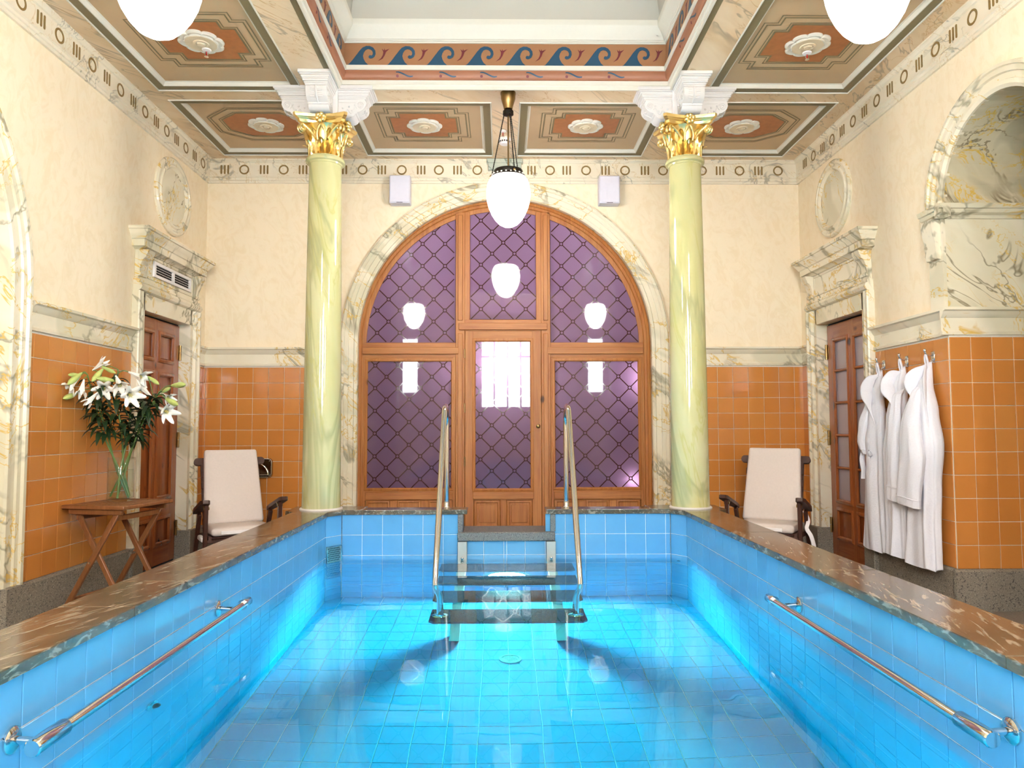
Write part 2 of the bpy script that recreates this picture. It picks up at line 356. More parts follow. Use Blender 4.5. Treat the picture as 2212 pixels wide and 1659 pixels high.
# wall behind the camera with its daylight windows
WIN = [(-2.03, .4, 1.94, 3.19), (.1, 1.2, 1.62, 3.3), (2.03, .4, 1.94, 3.19)]
rear = MB(); xs = [-XW]
for c, wd, z0, z1 in WIN:
    rear.quad((xs[-1], YR, 0), (c-wd/2, YR, 0), (c-wd/2, YR, HI), (xs[-1], YR, HI))
    rear.quad((c-wd/2, YR, 0), (c+wd/2, YR, 0), (c+wd/2, YR, z0), (c-wd/2, YR, z0)); rear.quad((c-wd/2, YR, z1), (c+wd/2, YR, z1), (c+wd/2, YR, HI), (c-wd/2, YR, HI)); xs.append(c+wd/2)
rear.quad((xs[-1], YR, 0), (XW, YR, 0), (XW, YR, HI), (xs[-1], YR, HI))
strct(rear.build('wall_rear', PLASTER), 'cream plastered wall opposite the arched screen')
for i, (c, wd, z0, z1) in enumerate(WIN):
    wn = thing('window_%d' % (i+1), 'daylight window with white bars in the wall opposite the screen, number %d across' % (i+1), 'window', (c, YR, z0), kind='structure')
    k = 4 if wd > 1 else 1
    f = MB(); f.box(c-wd/2, c+wd/2, YR-.08, YR-.02, z0, z0+.04); f.box(c-wd/2, c+wd/2, YR-.08, YR-.02, z1-.04, z1); f.box(c-wd/2, c+wd/2, YR-.07, YR-.03, z0+(z1-z0)*.68-.02, z0+(z1-z0)*.68+.02)
    for j in range(k+1): x = c-wd/2+.02+(wd-.04)*j/k; f.box(x-.02, x+.02, YR-.08, YR-.02, z0, z1)
    f.build('window_frame', WHITE, wn)
    for j in range(k):
        MB().box(c-wd/2+wd*j/k, c-wd/2+wd*(j+1)/k, YR-.062, YR-.058, z0, z1).build('pane', PANE_D, wn)
# niche beside the robes
n1, n0 = NC+NR, NC-NR
def nwall(name, q, lab):
    mb = MB(); mb.quad((q[0], q[1], 0), (q[2], q[3], 0), (q[2], q[3], NZ), (q[0], q[1], NZ)); return strct(mb.build(name, MARBLE_N), lab)
W_NF = nwall('wall_niche_far', (XW, n1, NX, n1), 'marble and orange tiled side of the niche beside the bathrobes')
nwall('wall_niche_near', (XW, n0, NX, n0), 'marble side of the niche nearest the camera')
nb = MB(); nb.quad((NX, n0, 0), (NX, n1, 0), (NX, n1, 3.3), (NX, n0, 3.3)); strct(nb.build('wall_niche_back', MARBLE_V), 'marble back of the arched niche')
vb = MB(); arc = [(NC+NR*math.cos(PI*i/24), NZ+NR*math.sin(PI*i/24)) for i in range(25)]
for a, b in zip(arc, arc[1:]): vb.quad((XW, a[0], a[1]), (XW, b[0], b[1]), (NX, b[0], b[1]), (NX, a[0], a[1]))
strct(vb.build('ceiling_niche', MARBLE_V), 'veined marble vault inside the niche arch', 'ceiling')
# corridor behind the glazed screen
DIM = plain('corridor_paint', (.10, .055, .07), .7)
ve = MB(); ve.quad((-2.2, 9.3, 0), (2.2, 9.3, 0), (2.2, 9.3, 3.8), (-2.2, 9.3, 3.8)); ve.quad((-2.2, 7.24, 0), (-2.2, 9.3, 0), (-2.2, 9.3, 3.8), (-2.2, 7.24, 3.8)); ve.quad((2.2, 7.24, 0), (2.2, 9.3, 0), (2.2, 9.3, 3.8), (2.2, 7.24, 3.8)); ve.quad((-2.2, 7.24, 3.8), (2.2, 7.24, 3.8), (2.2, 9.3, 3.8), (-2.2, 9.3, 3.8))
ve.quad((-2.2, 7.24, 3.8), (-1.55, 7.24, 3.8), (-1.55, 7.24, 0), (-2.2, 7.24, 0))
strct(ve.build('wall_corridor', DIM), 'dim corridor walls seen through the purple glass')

# ---- tiles, each one its own piece
_tm = {}
def tile_mesh(wd, ht, mat, c=.0016, t=.004):
    k = (round(wd, 4), round(ht, 4), mat.name)
    if k not in _tm:
        a, b = wd/2, ht/2
        v = [(-a, -b, -t), (a, -b, -t), (a, b, -t), (-a, b, -t), (-a, -b, t-c), (a, -b, t-c), (a, b, t-c), (-a, b, t-c), (-a+c, -b+c, t), (a-c, -b+c, t), (a-c, b-c, t), (-a+c, b-c, t)]
        f = [[8, 9, 10, 11]]+[[4+i, 4+(i+1) % 4, 8+(i+1) % 4, 8+i] for i in range(4)]+[[i, (i+1) % 4, 4+(i+1) % 4, 4+i] for i in range(4)]
        me = bpy.data.meshes.new('tile'); me.from_pydata(v, [], f); me.materials.append(mat); me.update(); _tm[k] = me
    return _tm[k]
def tiles(parent, mat, O, U, V, Nn, u0, u1, v0, v1, phu, phv, pu=TP, pv=TP, keep=None, gap=.0042, skip=None, jit=.0028):
    O, U, V, Nn = Vector(O), Vector(U), Vector(V), Vector(Nn); rest = MB()
    for i in range(math.floor((u0-phu)/pu)-1, math.ceil((u1-phu)/pu)+1):
        a, b = max(u0, phu+i*pu), min(u1, phu+(i+1)*pu)
        if b-a < .014: continue
        for j in range(math.floor((v0-phv)/pv)-1, math.ceil((v1-phv)/pv)+1):
            c, d = max(v0, phv+j*pv), min(v1, phv+(j+1)*pv)
            if d-c < .014 or (skip and skip((a+b)/2, (c+d)/2)): continue
            P = O+U*((a+b)/2)+V*((c+d)/2)
            M = Matrix(((U.x, V.x, Nn.x, P.x), (U.y, V.y, Nn.y, P.y), (U.z, V.z, Nn.z, P.z), (0, 0, 0, 1)))
            M = M @ Matrix.Rotation(RND.uniform(-jit, jit), 4, 'X') @ Matrix.Rotation(RND.uniform(-jit, jit), 4, 'Y')
            me = tile_mesh(b-a-gap, d-c-gap, mat)
            if keep and not keep((a+b)/2, (c+d)/2):
                rest.add([M @ q.co for q in me.vertices], [list(p.vertices) for p in me.polygons]); continue
            link('tile', me, parent, None, M)
    if rest.v: rest.build('tile_field', mat, parent, None, False, 'stuff')
def bed(parent, mp, u0, u1, z0, z1, mat=GROUT_W, o=.003):
    m = MB(); p = [mp(u, z, q) for u in (u0, u1) for z in (z0, z1) for q in (0, o)]
    m.add(p, [[0, 1, 3, 2], [4, 6, 7, 5], [0, 4, 5, 1], [2, 3, 7, 6], [0, 2, 6, 4], [1, 5, 7, 3]]); return m.build('tile_bed', mat, parent, None)
# end wall
for s0, s1, ph in ((-XW, -RO-.005, -2.778), (RO+.005, XW, 2.0986)):
    bed(W_BACK, mp_back, s0, s1, TZ0-.01, 1.82); tiles(W_BACK, ORANGE, (0, YB-.0035, 0), (1, 0, 0), (0, 0, 1), (0, -1, 0), s0, s1, TZ0, TZ1+.004, ph, TZ0)
for s0, s1, ph, pu in ((4.545, 5.80, 4.748, TP), (7.0, YB, 7.07, TP)):
    bed(W_LEFT, mp_left, s0, s1, TZ0-.01, 1.82); tiles(W_LEFT, ORANGE, (-XW+.0035, 0, 0), (0, -1, 0), (0, 0, 1), (1, 0, 0), -s1, -s0, TZ0, TZ1+.004, -ph, TZ0, pu)
for s0, s1, ph, pu in ((n1, 5.80, 5.008, .161), (7.0, YB, 7.07, TP)):
    bed(W_RIGHT, mp_right, s0, s1, TZ0-.01, 1.82); tiles(W_RIGHT, ORANGE, (XW-.0035, 0, 0), (0, 1, 0), (0, 0, 1), (-1, 0, 0), s0, s1, TZ0, TZ1+.004, ph, TZ0, pu)
mp_nf = lambda u, z, o=0.: (u, n1-o, z)
bed(W_NF, mp_nf, XW, NX, TZ0-.01, 1.82); tiles(W_NF, ORANGE, (0, n1-.0035, 0), (1, 0, 0), (0, 0, 1), (0, -1, 0), XW-.006, NX, TZ0, TZ1+.004, XW-.004, TZ0, .143)

# ---- straight mouldings (out, z) run along a wall
def run(name, prof, a, b, nrm, mat, parent=None):
    mb = MB(); pr = list(prof)
    A = [(a[0]+nrm[0]*o, a[1]+nrm[1]*o, z) for o, z in pr]; B = [(b[0]+nrm[0]*o, b[1]+nrm[1]*o, z) for o, z in pr]; n = len(pr)
    mb.add(A+B, [[i, i+1, n+i+1, n+i] for i in range(n-1)]+[list(range(n)), [n+i for i in range(n)][::-1]])
    return mb.build(name, mat, parent, 30)
P_DADO = [(0, 1.81), (.02, 1.812), (.022, 1.83), (.012, 1.842), (.012, 1.925), (.022, 1.935), (.032, 1.95), (.04, 1.968), (.06, 1.975), (.06, 1.993), (.0, 1.995)]
P_BASE = [(0, 0), (.035, 0), (.035, .255), (.02, .268), (0, .27)]
P_CORN = [(0, 3.638), (.018, 3.638), (.018, 3.66), (.028, 3.664), (.028, 3.684), (.04, 3.69), (.04, 3.698), (.03, 3.704), (.03, 3.835), (.042, 3.84), (.05, 3.852), (.062, 3.858), (.062, S+.01), (0, S+.01)]
RUNS = [('back', (0, -1), lambda u: (u, YB), [(-XW, -RO), (RO, XW)], [(-XW, XW)]),
        ('left', (1, 0), lambda u: (-XW, u), [(4.54, 5.81), (6.99, YB)], [(YR, YB)]),
        ('right', (-1, 0), lambda u: (XW, u), [(n1-.004, 5.81), (6.99, YB)], [(YR, YB)])]
TR = {}
for sd, nn, at, segs, full in RUNS:
    d_ = thing('trim_dado_'+sd, 'veined marble dado rail above the orange tiles of the %s wall' % {'back': 'end', 'left': 'lily side', 'right': 'bathrobe side'}[sd], 'dado rail', kind='structure')
    b_ = thing('baseboard_'+sd, 'speckled granite skirting along the %s wall' % {'back': 'end', 'left': 'lily side', 'right': 'bathrobe side'}[sd], 'skirting', kind='structure')
    for u0, u1 in segs: run('rail', P_DADO, at(u0), at(u1), nn, MARBLE, d_); run('skirting_block', P_BASE, at(u0), at(u1), nn, GRANITE, b_)
    c_ = strct(run('trim_cornice_'+sd, P_CORN, at(full[0][0]), at(full[0][1]), nn, MARBLE_F), 'pale marble frieze with painted rings and bars on the %s wall' % {'back': 'end', 'left': 'lily side', 'right': 'bathrobe side'}[sd], 'frieze'); TR[sd] = c_
d_ = thing('trim_dado_niche', 'veined marble dado rail inside the niche', 'dado rail', kind='structure'); run('rail', P_DADO, (XW-.06, n1), (NX, n1), (0, -1), MARBLE, d_)
d_ = thing('baseboard_niche', 'speckled granite skirting inside the niche', 'skirting', kind='structure'); run('skirting_block', P_BASE, (XW-.035, n1), (NX, n1), (0, -1), GRANITE, d_)
# painted rings and bars of the frieze
rm = MB(); n = 40
rm.loft([[(r*math.cos(2*PI*k/n), r*math.sin(2*PI*k/n), z) for k in range(n)] for r, z in ((.049, 0), (.049, .003), (.035, .003), (.035, 0))], False)
_o = rm.build('ring_motif', BRONZE); RINGM = _o.data; bpy.data.objects.remove(_o)
bmm = MB()
for dx in (-.034, 0, .034): bmm.prism([(dx+.0085*math.cos(a), (.037 if math.sin(a) > 0 else -.037)+.0085*math.sin(a)) for a in [PI*(k+.5)/6 for k in range(12)]], lambda a, b, t: (a, b, t), 0, .003)
_o = bmm.build('bar_motif', BRONZE); BARM = _o.data; bpy.data.objects.remove(_o)
def motif(sd, me, u):
    z, o = 3.768, .0305
    if sd == 'back': M = Matrix(((1, 0, 0, u), (0, 0, -1, YB-o), (0, 1, 0, z), (0, 0, 0, 1)))
    elif sd == 'left': M = Matrix(((0, 0, 1, -XW+o), (1, 0, 0, u), (0, 1, 0, z), (0, 0, 0, 1)))
    else: M = Matrix(((0, 0, -1, XW-o), (-1, 0, 0, u), (0, 1, 0, z), (0, 0, 0, 1)))
    link('ring_motif' if me is RINGM else 'bar_motif', me, TR[sd], None, M)
for u in (-2.779, -2.39, -2.005, -1.61, -1.224, -.833, -.471, .267, .619, 1.008, 1.403, 1.79, 2.158, 2.545): motif('back', BARM, u)
for u in (-2.587, -2.197, -1.81, -1.415, -1.026, -.657, -.274, .452, .813, 1.203, 1.585, 1.976, 2.354, 2.742): motif('back', RINGM, u)
for k in range(9): motif('left', RINGM, 7.021-.386*k); motif('left', BARM, 6.828-.386*k)
for k in range(9): motif('right', RINGM, 6.783-.3925*k); motif('right', BARM, 6.979-.3925*k)
kb = MB(); kb.cbox(-.165, .165, YB-.075, YB-.02, 3.755, 3.868, .006); kb.cbox(-.18, .18, YB-.09, YB-.02, 3.825, 3.868, .005)
strct(kb.build('trim_keystone', marble('marble_green', (.42, .47, .40), (.55, .56, .47), (.12, .16, .13), (.3, .33, .28), 4)), 'greenish marble keystone block above the arch behind the pendant', 'keystone')

# ---- arched marble surrounds
def arch_sweep(prof, c, R, zc, zb, mp, n=48):
    path = ([(c-R, zb, -1, 0), (c-R, zc, -1, 0)] if zb < zc else [(c-R, zc, -1, 0)])
    path += [(c+R*math.cos(PI-PI*i/n), zc+R*math.sin(PI*i/n), math.cos(PI-PI*i/n), math.sin(PI*i/n)) for i in range(1, n)]
    path += ([(c+R, zc, 1, 0), (c+R, zb, 1, 0)] if zb < zc else [(c+R, zc, 1, 0)])
    mb = MB(); mb.loft([[mp(u+du*w_, z+dz*w_, o) for w_, o in prof] for u, z, du, dz in path], cap=True, closed=True); return mb
P_ARCH = [(0, -.07), (0, .018), (.012, .03), (.03, .03), (.038, .02), (.085, .02), (.09, .034), (.122, .034), (.13, .05), (.155, .05), (.163, .036), (.17, .036), (.17, -.001), (.05, -.07)]
strct(arch_sweep(P_ARCH, 0, RI, SPR, .27, mp_back).build('trim_arch_screen', MARBLE, None, 30), 'moulded cream marble arch framing the glazed wooden screen', 'arch')
strct(arch_sweep(P_ARCH, 2.9, RI, SPR, .27, mp_left).build('trim_arch_recess', MARBLE, None, 30), 'tall moulded marble arch at the picture edge beside the lilies', 'arch')
P_AR2 = [(0, -.02), (0, .015), (.02, .03), (.045, .03), (.05, .018), (.085, .018), (.09, .035), (.12, .035), (.125, .048), (.145, .048), (.15, .02), (.15, -.001), (.05, -.02)]
strct(arch_sweep(P_AR2, NC, NR, NZ, NZ, mp_right, 36).build('trim_arch_niche', MARBLE, None, 30), 'small moulded marble arch over the niche above the bathrobes', 'arch')
for nm, mp, c in (('screen', mp_back, 0), ('recess', mp_left, 2.9)):
    t = thing('trim_plinth_'+nm, 'granite plinth blocks at the foot of the %s arch' % nm, 'plinth', kind='structure')
    for sgn in (-1, 1):
        a, b = sorted((c+sgn*(RI-.01), c+sgn*(RO+.02))); m = MB(); P = [mp(u, z, o) for u in (a, b) for z in (0, .275) for o in (-.07, .065)]
        m.add(P, [[0, 1, 3, 2], [4, 6, 7, 5], [0, 4, 5, 1], [2, 3, 7, 6], [0, 2, 6, 4], [1, 5, 7, 3]]); m.build('plinth', GRANITE, t)
# impost ledge, pilaster and bracket of the niche
imp = thing('trim_impost', 'marble impost ledge with bracket and pilaster at the niche corner', 'impost', (XW, n1, 1.99), kind='structure')
P_IMP = [(0, 2.60), (.012, 2.60), (.02, 2.62), (.045, 2.632), (.05, 2.655), (.062, 2.66), (.07, 2.69), (0, 2.69)]
run('ledge', P_IMP, (XW-.07, n1), (NX, n1), (0, -1), MARBLE, imp); run('ledge', P_IMP, (XW, n1-.07), (XW, 5.05), (-1, 0), MARBLE, imp)
m = MB(); m.box(XW-.022, XW, n1-.001, 5.0, 1.99, 2.61); m.build('pilaster', MARBLE, imp)
m = MB(); m.prism([(0, 2.605), (.06, 2.605), (.062, 2.56), (.052, 2.50), (.04, 2.45), (.042, 2.43), (.036, 2.39), (.038, 2.37), (.028, 2.335), (0, 2.33)], lambda o, z, t: (XW-.02-o, t, z), n1+.02, 4.985); m.build('bracket', MARBLE, imp)

# ---- side door surrounds and doors
def door_surround(sd, mp, lab):
    t = thing('trim_door_'+sd, lab, 'door surround', mp(6.4, 0), kind='structure')
    def bx(name, u0, u1, z0, z1, o0, o1, mat=MARBLE, c=.004):
        m = MB(); a, b = mp(u0, z0, o0), mp(u1, z1, o1)
        m.cbox(min(a[0], b[0]), max(a[0], b[0]), min(a[1], b[1]), max(a[1], b[1]), z0, z1, c); return m.build(name, mat, t)
    for u0, u1, q in ((5.80, DY0, 1), (DY1, 7.0, -1)):
        pr = [(u0, -.085), (u0, .025)]; 
        ui, uo = (u1, u0) if q > 0 else (u0, u1); d = (uo-ui)
        prof = [(ui, -.085), (ui, .03), (ui+d*.28, .03), (ui+d*.3, .022), (ui+d*.36, .03), (ui+d*.42, .05), (ui+d*.55, .058), (ui+d*.66, .05), (ui+d*.7, .034), (ui+d*.76, .036), (ui+d*.84, .06), (ui+d*.96, .06), (uo, .05), (uo, -.001), (ui+d*.5, -.085)]
        m = MB(); m.prism(prof, lambda u, o, z: mp(u, z, o), .27, 2.30); m.build('jamb', MARBLE, t, 30)
        bx('plinth', u0-.008, u1+.008, 0, .275, -.085, .07, GRANITE, .008)
    bx('lintel', DY0-.02, DY1+.02, DZ, 2.305, -.085, .03)
    m = MB(); m.prism([(0, 2.30), (.04, 2.30), (.062, 2.31), (.074, 2.335), (.062, 2.36), (.045, 2.368), (.05, 2.375), (.05, 2.388), (.03, 2.395), (0, 2.395)], lambda o, z, u: mp(u, z, o), 5.81, 6.99); m.build('torus_moulding', MARBLE, t, 30)
    bx('frieze_block', 5.82, 6.98, 2.39, 2.645, 0, .03)
    for zz in (2.425, 2.60): bx('panel_edge', 5.97, 6.84, zz, zz+.012, .028, .038, MARBLE, .003)
    for uu in (5.97, 6.828): bx('panel_edge', uu, uu+.012, 2.425, 2.61, .028, .038, MARBLE, .003)
    pc = [(0, 2.625), (.045, 2.625), (.06, 2.635), (.085, 2.645), (.10, 2.648), (.10, 2.70), (.112, 2.705), (.116, 2.715), (.128, 2.735), (.145, 2.755), (.148, 2.768), (.16, 2.772), (.16, 2.795), (0, 2.795)]
    m = MB(); m.loft([[mp(5.87-o, z, 0) for o, z in pc], [mp(5.87-o, z, o) for o, z in pc], [mp(6.90+o, z, o) for o, z in pc], [mp(6.90+o, z, 0) for o, z in pc]], False, True); m.build('cornice', MARBLE, t, 30)
    for u0 in (5.825, 6.865):
        m = MB(); m.prism([(0, 2.42), (.045, 2.42), (.05, 2.44), (.04, 2.455), (.045, 2.50), (.062, 2.545), (.075, 2.56), (.085, 2.565), (.092, 2.59), (.10, 2.60), (.108, 2.63), (0, 2.63)], lambda o, z, u: mp(u, z, o), u0, u0+.115); m.build('bracket', MARBLE, t, 30)
    return t
door_surround('left', mp_left, 'marble door surround with bracketed cornice and air vent behind the lilies')
door_surround('right', mp_right, 'marble door surround with bracketed cornice beside the bathrobes')
def bar(mb, mp, u0, u1, z0, z1, o0, o1, c=.003):
    a, b = mp(u0, z0, o0), mp(u1, z1, o1); mb.cbox(min(a[0], b[0]), max(a[0], b[0]), min(a[1], b[1]), max(a[1], b[1]), z0, z1, c); return mb
def bead_frame(mp, u0, u1, z0, z1, o, wd=.03, h=.014):
    mb = MB(); rings = []
    for k in range(4):
        pr = []
        for d, q in ((-wd/2, 0), (-wd/2, h*.6), (-wd*.2, h), (wd*.2, h), (wd*.5, h*.3), (wd*.5, 0)):
            u = (u0-d if k in (0, 3) else u1+d); z = (z0-d if k in (0, 1) else z1+d); u = u0+d if k in (0, 3) else u1-d; z = z0+d if k in (0, 1) else z1-d
            pr.append(mp(u, z, o+q))
        rings.append(pr)
    rings.append(rings[0]); mb.loft(rings, False); return mb
def side_door(name, mp, lab, glazed):
    d = thing(name, lab, 'door', mp(6.39, 0, -.075), kind='structure'); o0, o1 = -.105, -.07
    st = MB(); us = [(DY0+.004, 6.05), (6.32, 6.42), (6.70, DY1-.006)]
    zs = [(.02, .20), (.455, .53), (2.0, DZ-.012)] if glazed else [(.02, .20), (.42, .60), (1.68, 1.80), (2.035, DZ-.012)]
    for u0, u1 in us: bar(st, mp, u0, u1, .02, DZ-.012, o0, o1)
    st.build('stile', REDPINE_V, d)
    for z0, z1 in zs: bar(MB(), mp, 6.04, 6.71, z0, z1, o0, o1-.0006).build('rail', REDPINE_H, d)
    for u0, u1 in ((6.05, 6.32), (6.42, 6.70)):
        cells = [(.20, .455)] if glazed else [(.20, .42), (.60, 1.68), (1.80, 2.035)]
        for z0, z1 in cells:
            p = bar(MB(), mp, u0-.004, u1+.004, z0-.004, z1+.004, o0+.006, o1-.014).build('panel', REDPINE_V, d); bead_frame(mp, u0, u1, z0, z1, o1-.002, .04, .016).build('panel_moulding', REDPINE_V, p)
        if glazed:
            hz = (2.0-.53)/5
            for k in range(5):
                z0, z1 = .53+k*hz+(.018 if k else 0), .53+(k+1)*hz-(.0 if k == 4 else 0)
                bar(MB(), mp, u0-.002, u1+.002, z0, z1, o0+.012, o1-.016, .001).build('pane', FROST, d)
                if k: m = MB(); m.tube([mp(u0, .53+k*hz+.008, o1-.004), mp(u1, .53+k*hz+.008, o1-.004)], .013, 10); m.build('glazing_bar', REDPINE_H, d)
            bead_frame(mp, u0, u1, .53, 2.0, o1-.002, .04, .016).build('pane_moulding', REDPINE_V, d)
    for z in (1.9, 1.10, .30):
        m = MB(); a = mp(DY1-.006, z-.07, o1+.012); m.tube([(a[0], a[1], z-.07), (a[0], a[1], z-.002)], .011, 10); m.tube([(a[0], a[1], z+.002), (a[0], a[1], z+.07)], .011, 10); bar(m, mp, DY1-.03, DY1, z-.06, z+.06, o1, o1+.004, .001); m.build('hinge', BRASS, d)
    return d
side_door('door_2', mp_left, 'red-brown panelled wooden door behind the lilies', False)
side_door('door_3', mp_right, 'red-brown wooden door with frosted panes beside the bathrobes', True)
for sgn in (-1, 1):
    m = MB(); m.quad((sgn*3.07, 5.85, 0), (sgn*3.07, 6.95, 0), (sgn*3.07, 6.95, 2.3), (sgn*3.07, 5.85, 2.3)); strct(m.build('wall_behind_door', BLACK), 'dark space behind the %s door' % ('panelled' if sgn < 0 else 'frosted'))
# ------------------------------------------------------------------ arched wooden screen with the glazed door
XS, YS = -.02, 7.30
SC = thing('door_1', 'arched pine screen with purple etched glass and a central door', 'door', (XS, YS, 0), kind='structure')
mp_s = lambda u, z, o=0.: (XS+u, YS-o, z)
arch_sweep([(0, .0), (0, .03), (-.012, .036), (-.03, .036), (-.036, .024), (-.06, .024), (-.066, .012), (-.085, .012), (-.09, -.03), (0, -.03)], 0, 1.468, 2.02, .0, mp_s, 56).build('arched_frame', PINE_V, SC, 30)
def sbar(name, u0, u1, z0, z1, o0, o1, mat=PINE_V, parent=SC, c=.004): return bar(MB(), mp_s, u0, u1, z0, z1, o0, o1, c).build(name, mat, parent)
for s in (-1, 1):
    a, b = sorted((s*.38, s*.472)); top = 2.02+math.sqrt(1.42**2-.45**2)
    mu = sbar('mullion', a, b, 0, top, -.03, .024)
    a2, b2 = sorted((s*.402, s*.45)); sbar('mullion_face', a2, b2, 2.27, top-.03, .02, .036, PINE_V, mu); sbar('mullion_face', a2, b2, .05, 2.14, .02, .034, PINE_V, mu)
    a, b = sorted((s*.45, s*1.40)); tr = sbar('transom', a, b, 1.90, 2.05, -.03, .014, PINE_H)
    a, b = sorted((s*.44, s*1.395)); sbar('transom_face', a, b, 1.933, 2.001, .012, .036, PINE_H, tr)
    # lower sash
    a, b = sorted((s*.472, s*1.385)); sl, sr_ = (a, b)
    for x0, x1 in ((sl, sl+.028), (sr_-.028, sr_)): sbar('sash_stile', x0, x1, .05, 1.905, -.02, .018)
    sbar('sash_rail', sl+.004, sr_-.004, 1.875, 1.904, -.019, .0172, PINE_H); br = sbar('bottom_rail', sl+.004, sr_-.004, .49, .60, -.019, .0172, PINE_H); sbar('bottom_rail', sl+.004, sr_-.004, .021, .2, -.019, .0172, PINE_H)
    sbar('sill_moulding', sl+.03, sr_-.03, .50, .575, .0125, .03, PINE_H, br)
    bead_frame(mp_s, sl+.03, sr_-.03, .60, 1.875, .012, .03, .012).build('sash_bead', PINE_V, SC)
    wd = (sr_-sl)/3
    for k in range(3):
        if k: sbar('panel_stile', sl+k*wd-.035, sl+k*wd+.035, .2, .49, -.02, .017)
        p = sbar('bottom_panel', sl+k*wd+.03, sl+(k+1)*wd-.03, .2, .495, -.02, .004); bead_frame(mp_s, sl+k*wd+.05, sl+(k+1)*wd-.05, .22, .478, .003, .022, .01).build('panel_moulding', PINE_V, p)
tc = sbar('transom', -.40, .40, 2.16, 2.28, -.03, .018, PINE_H); sbar('transom_face', -.44, .44, 2.174, 2.242, .014, .045, PINE_H, tc)
for s in (-1, 1): a, b = sorted((s*.33, s*.385)); sbar('sash_stile', a, b, 2.27, 2.02+math.sqrt(1.40**2-.36**2), -.02, .016)
arch_sweep([(0, -.02), (0, .014), (-.03, .012), (-.034, -.02)], 0, 1.39, 2.02, 2.02, mp_s, 56).build('arched_bead', PINE_V, SC, 30)
# door leaf
LF = bar(MB(), mp_s, -.378, -.292, .02, 2.164, -.02, .022); bar(LF, mp_s, .286, .378, .02, 2.164, -.02, .022); LF = LF.build('door_leaf', PINE_V, SC)
sbar('leaf_rail', -.30, .30, 2.075, 2.164, -.02, .021, PINE_H, LF); sbar('leaf_rail', -.30, .30, .49, .59, -.02, .021, PINE_H, LF); sbar('leaf_rail', -.30, .30, .02, .22, -.02, .021, PINE_H, LF); sbar('leaf_rail', -.03, .03, .2, .5, -.02, .02, PINE_V, LF)
sbar('leaf_sill', -.30, .30, .502, .575, .016, .032, PINE_H, LF)
bead_frame(mp_s, -.29, .285, .59, 2.075, .016, .034, .012).build('leaf_bead', PINE_V, LF)
for x0, x1 in ((-.292, -.03), (.03, .286)):
    sbar('leaf_panel', x0, x1, .2, .495, -.02, .006, PINE_V, LF); bead_frame(mp_s, x0+.02, x1-.02, .235, .475, .005, .024, .012).build('panel_moulding', PINE_V, LF)
    sbar('leaf_panel_field', x0+.05, x1-.05, .27, .445, .003, .012, PINE_V, LF, .006)
m = MB(); Mk = Matrix.Translation(mp_s(.345, 1.216, .02)) @ Matrix.Rotation(PI/2, 4, 'X'); m.lathe([(.02, 0), (.02, .006), (.009, .01), (.009, .022), (.016, .028), (.021, .038), (.018, .048), (.006, .054)], n=20, M=Mk); m.build('knob', BRASS, LF)
for z in (1.94, 1.40, .87): m = MB(); m.tube([mp_s(-.381, z-.045, .028), mp_s(-.381, z+.045, .028)], .008, 10); m.build('hinge', BRASS, LF)
# panes and lattice lines; opaque dark strips stand for the dim corridor behind
def lattice(poly_in, u0, u1, z0, z1, nu, nz):
    h = .2246/2; mb = MB(); o = .0045; wd = .0052
    i0, i1 = math.floor((u0-nu)/h)-1, math.ceil((u1-nu)/h)+1; j0, j1 = math.floor((z0-nz)/h)-1, math.ceil((z1-nz)/h)+1
    q = wd/math.sqrt(2)
    for i in range(i0, i1+1):
        for j in range(j0, j1+1):
            if (i+j) % 2: continue
            a, b = nu+i*h, nz+j*h
            for di in (1, -1):
                K = 10
                for k in range(K):
                    r0, r1 = .012+(h-.024)*k/K, .012+(h-.024)*(k+1)/K
                    if not (poly_in(a+di*r0, b+r0) and poly_in(a+di*r1, b+r1)): continue
                    P = [(a+di*r0-q, b+r0+di*q), (a+di*r0+q, b+r0-di*q), (a+di*r1+q, b+r1-di*q), (a+di*r1-q, b+r1+di*q)]
                    mb.add([mp_s(x, z, o) for x, z in P], [[0, 1, 2, 3]])
            if poly_in(a, b) :
                n_ = 14
                for k in range(n_):
                    t0, t1 = 2*PI*k/n_, 2*PI*(k+1)/n_
                    P = [(a+r*math.cos(t), b+r*math.sin(t)) for r, t in ((.012, t0), (.021, t0), (.021, t1), (.012, t1))]
                    if all(poly_in(*p) for p in P): mb.add([mp_s(x, z, o) for x, z in P], [[0, 1, 2, 3]])
    return mb
RP = 1.362
def circ(u, z, r=RP): return z < 2.02 or (u*u+(z-2.02)**2) < r*r
panes = []
for s in (-1, 1):
    a, b = sorted((s*.484, s*1.366))
    panes.append(([(a, .60), (b, .60), (b, 1.878), (a, 1.878)], (a, b, .60, 1.878), (-.933 if s < 0 else .924, 1.485), 'lower'))
    pts = [(s*.478, 2.049)]+[(s*RP*math.cos(t), 2.02+RP*math.sin(t)) for t in [math.asin(.029/RP)+(math.acos(.478/RP)-math.asin(.029/RP))*k/24 for k in range(25)]]
    panes.append((pts, (a, b, 2.049, 3.3), (-.693 if s < 0 else .699, 2.935), 'upper'))
panes.append(([(-.288, .59), (.284, .59), (.284, 2.075), (-.288, 2.075)], (-.288, .284, .59, 2.075), (-.114, 1.451), 'door'))
panes.append(([(-.332, 2.285), (.332, 2.285)]+[(RP*math.sin(t), 2.02+RP*math.cos(t)) for t in [.246-.492*k/12 for k in range(13)]], (-.332, .332, 2.285, 3.4), (-.221, 2.836), 'top'))
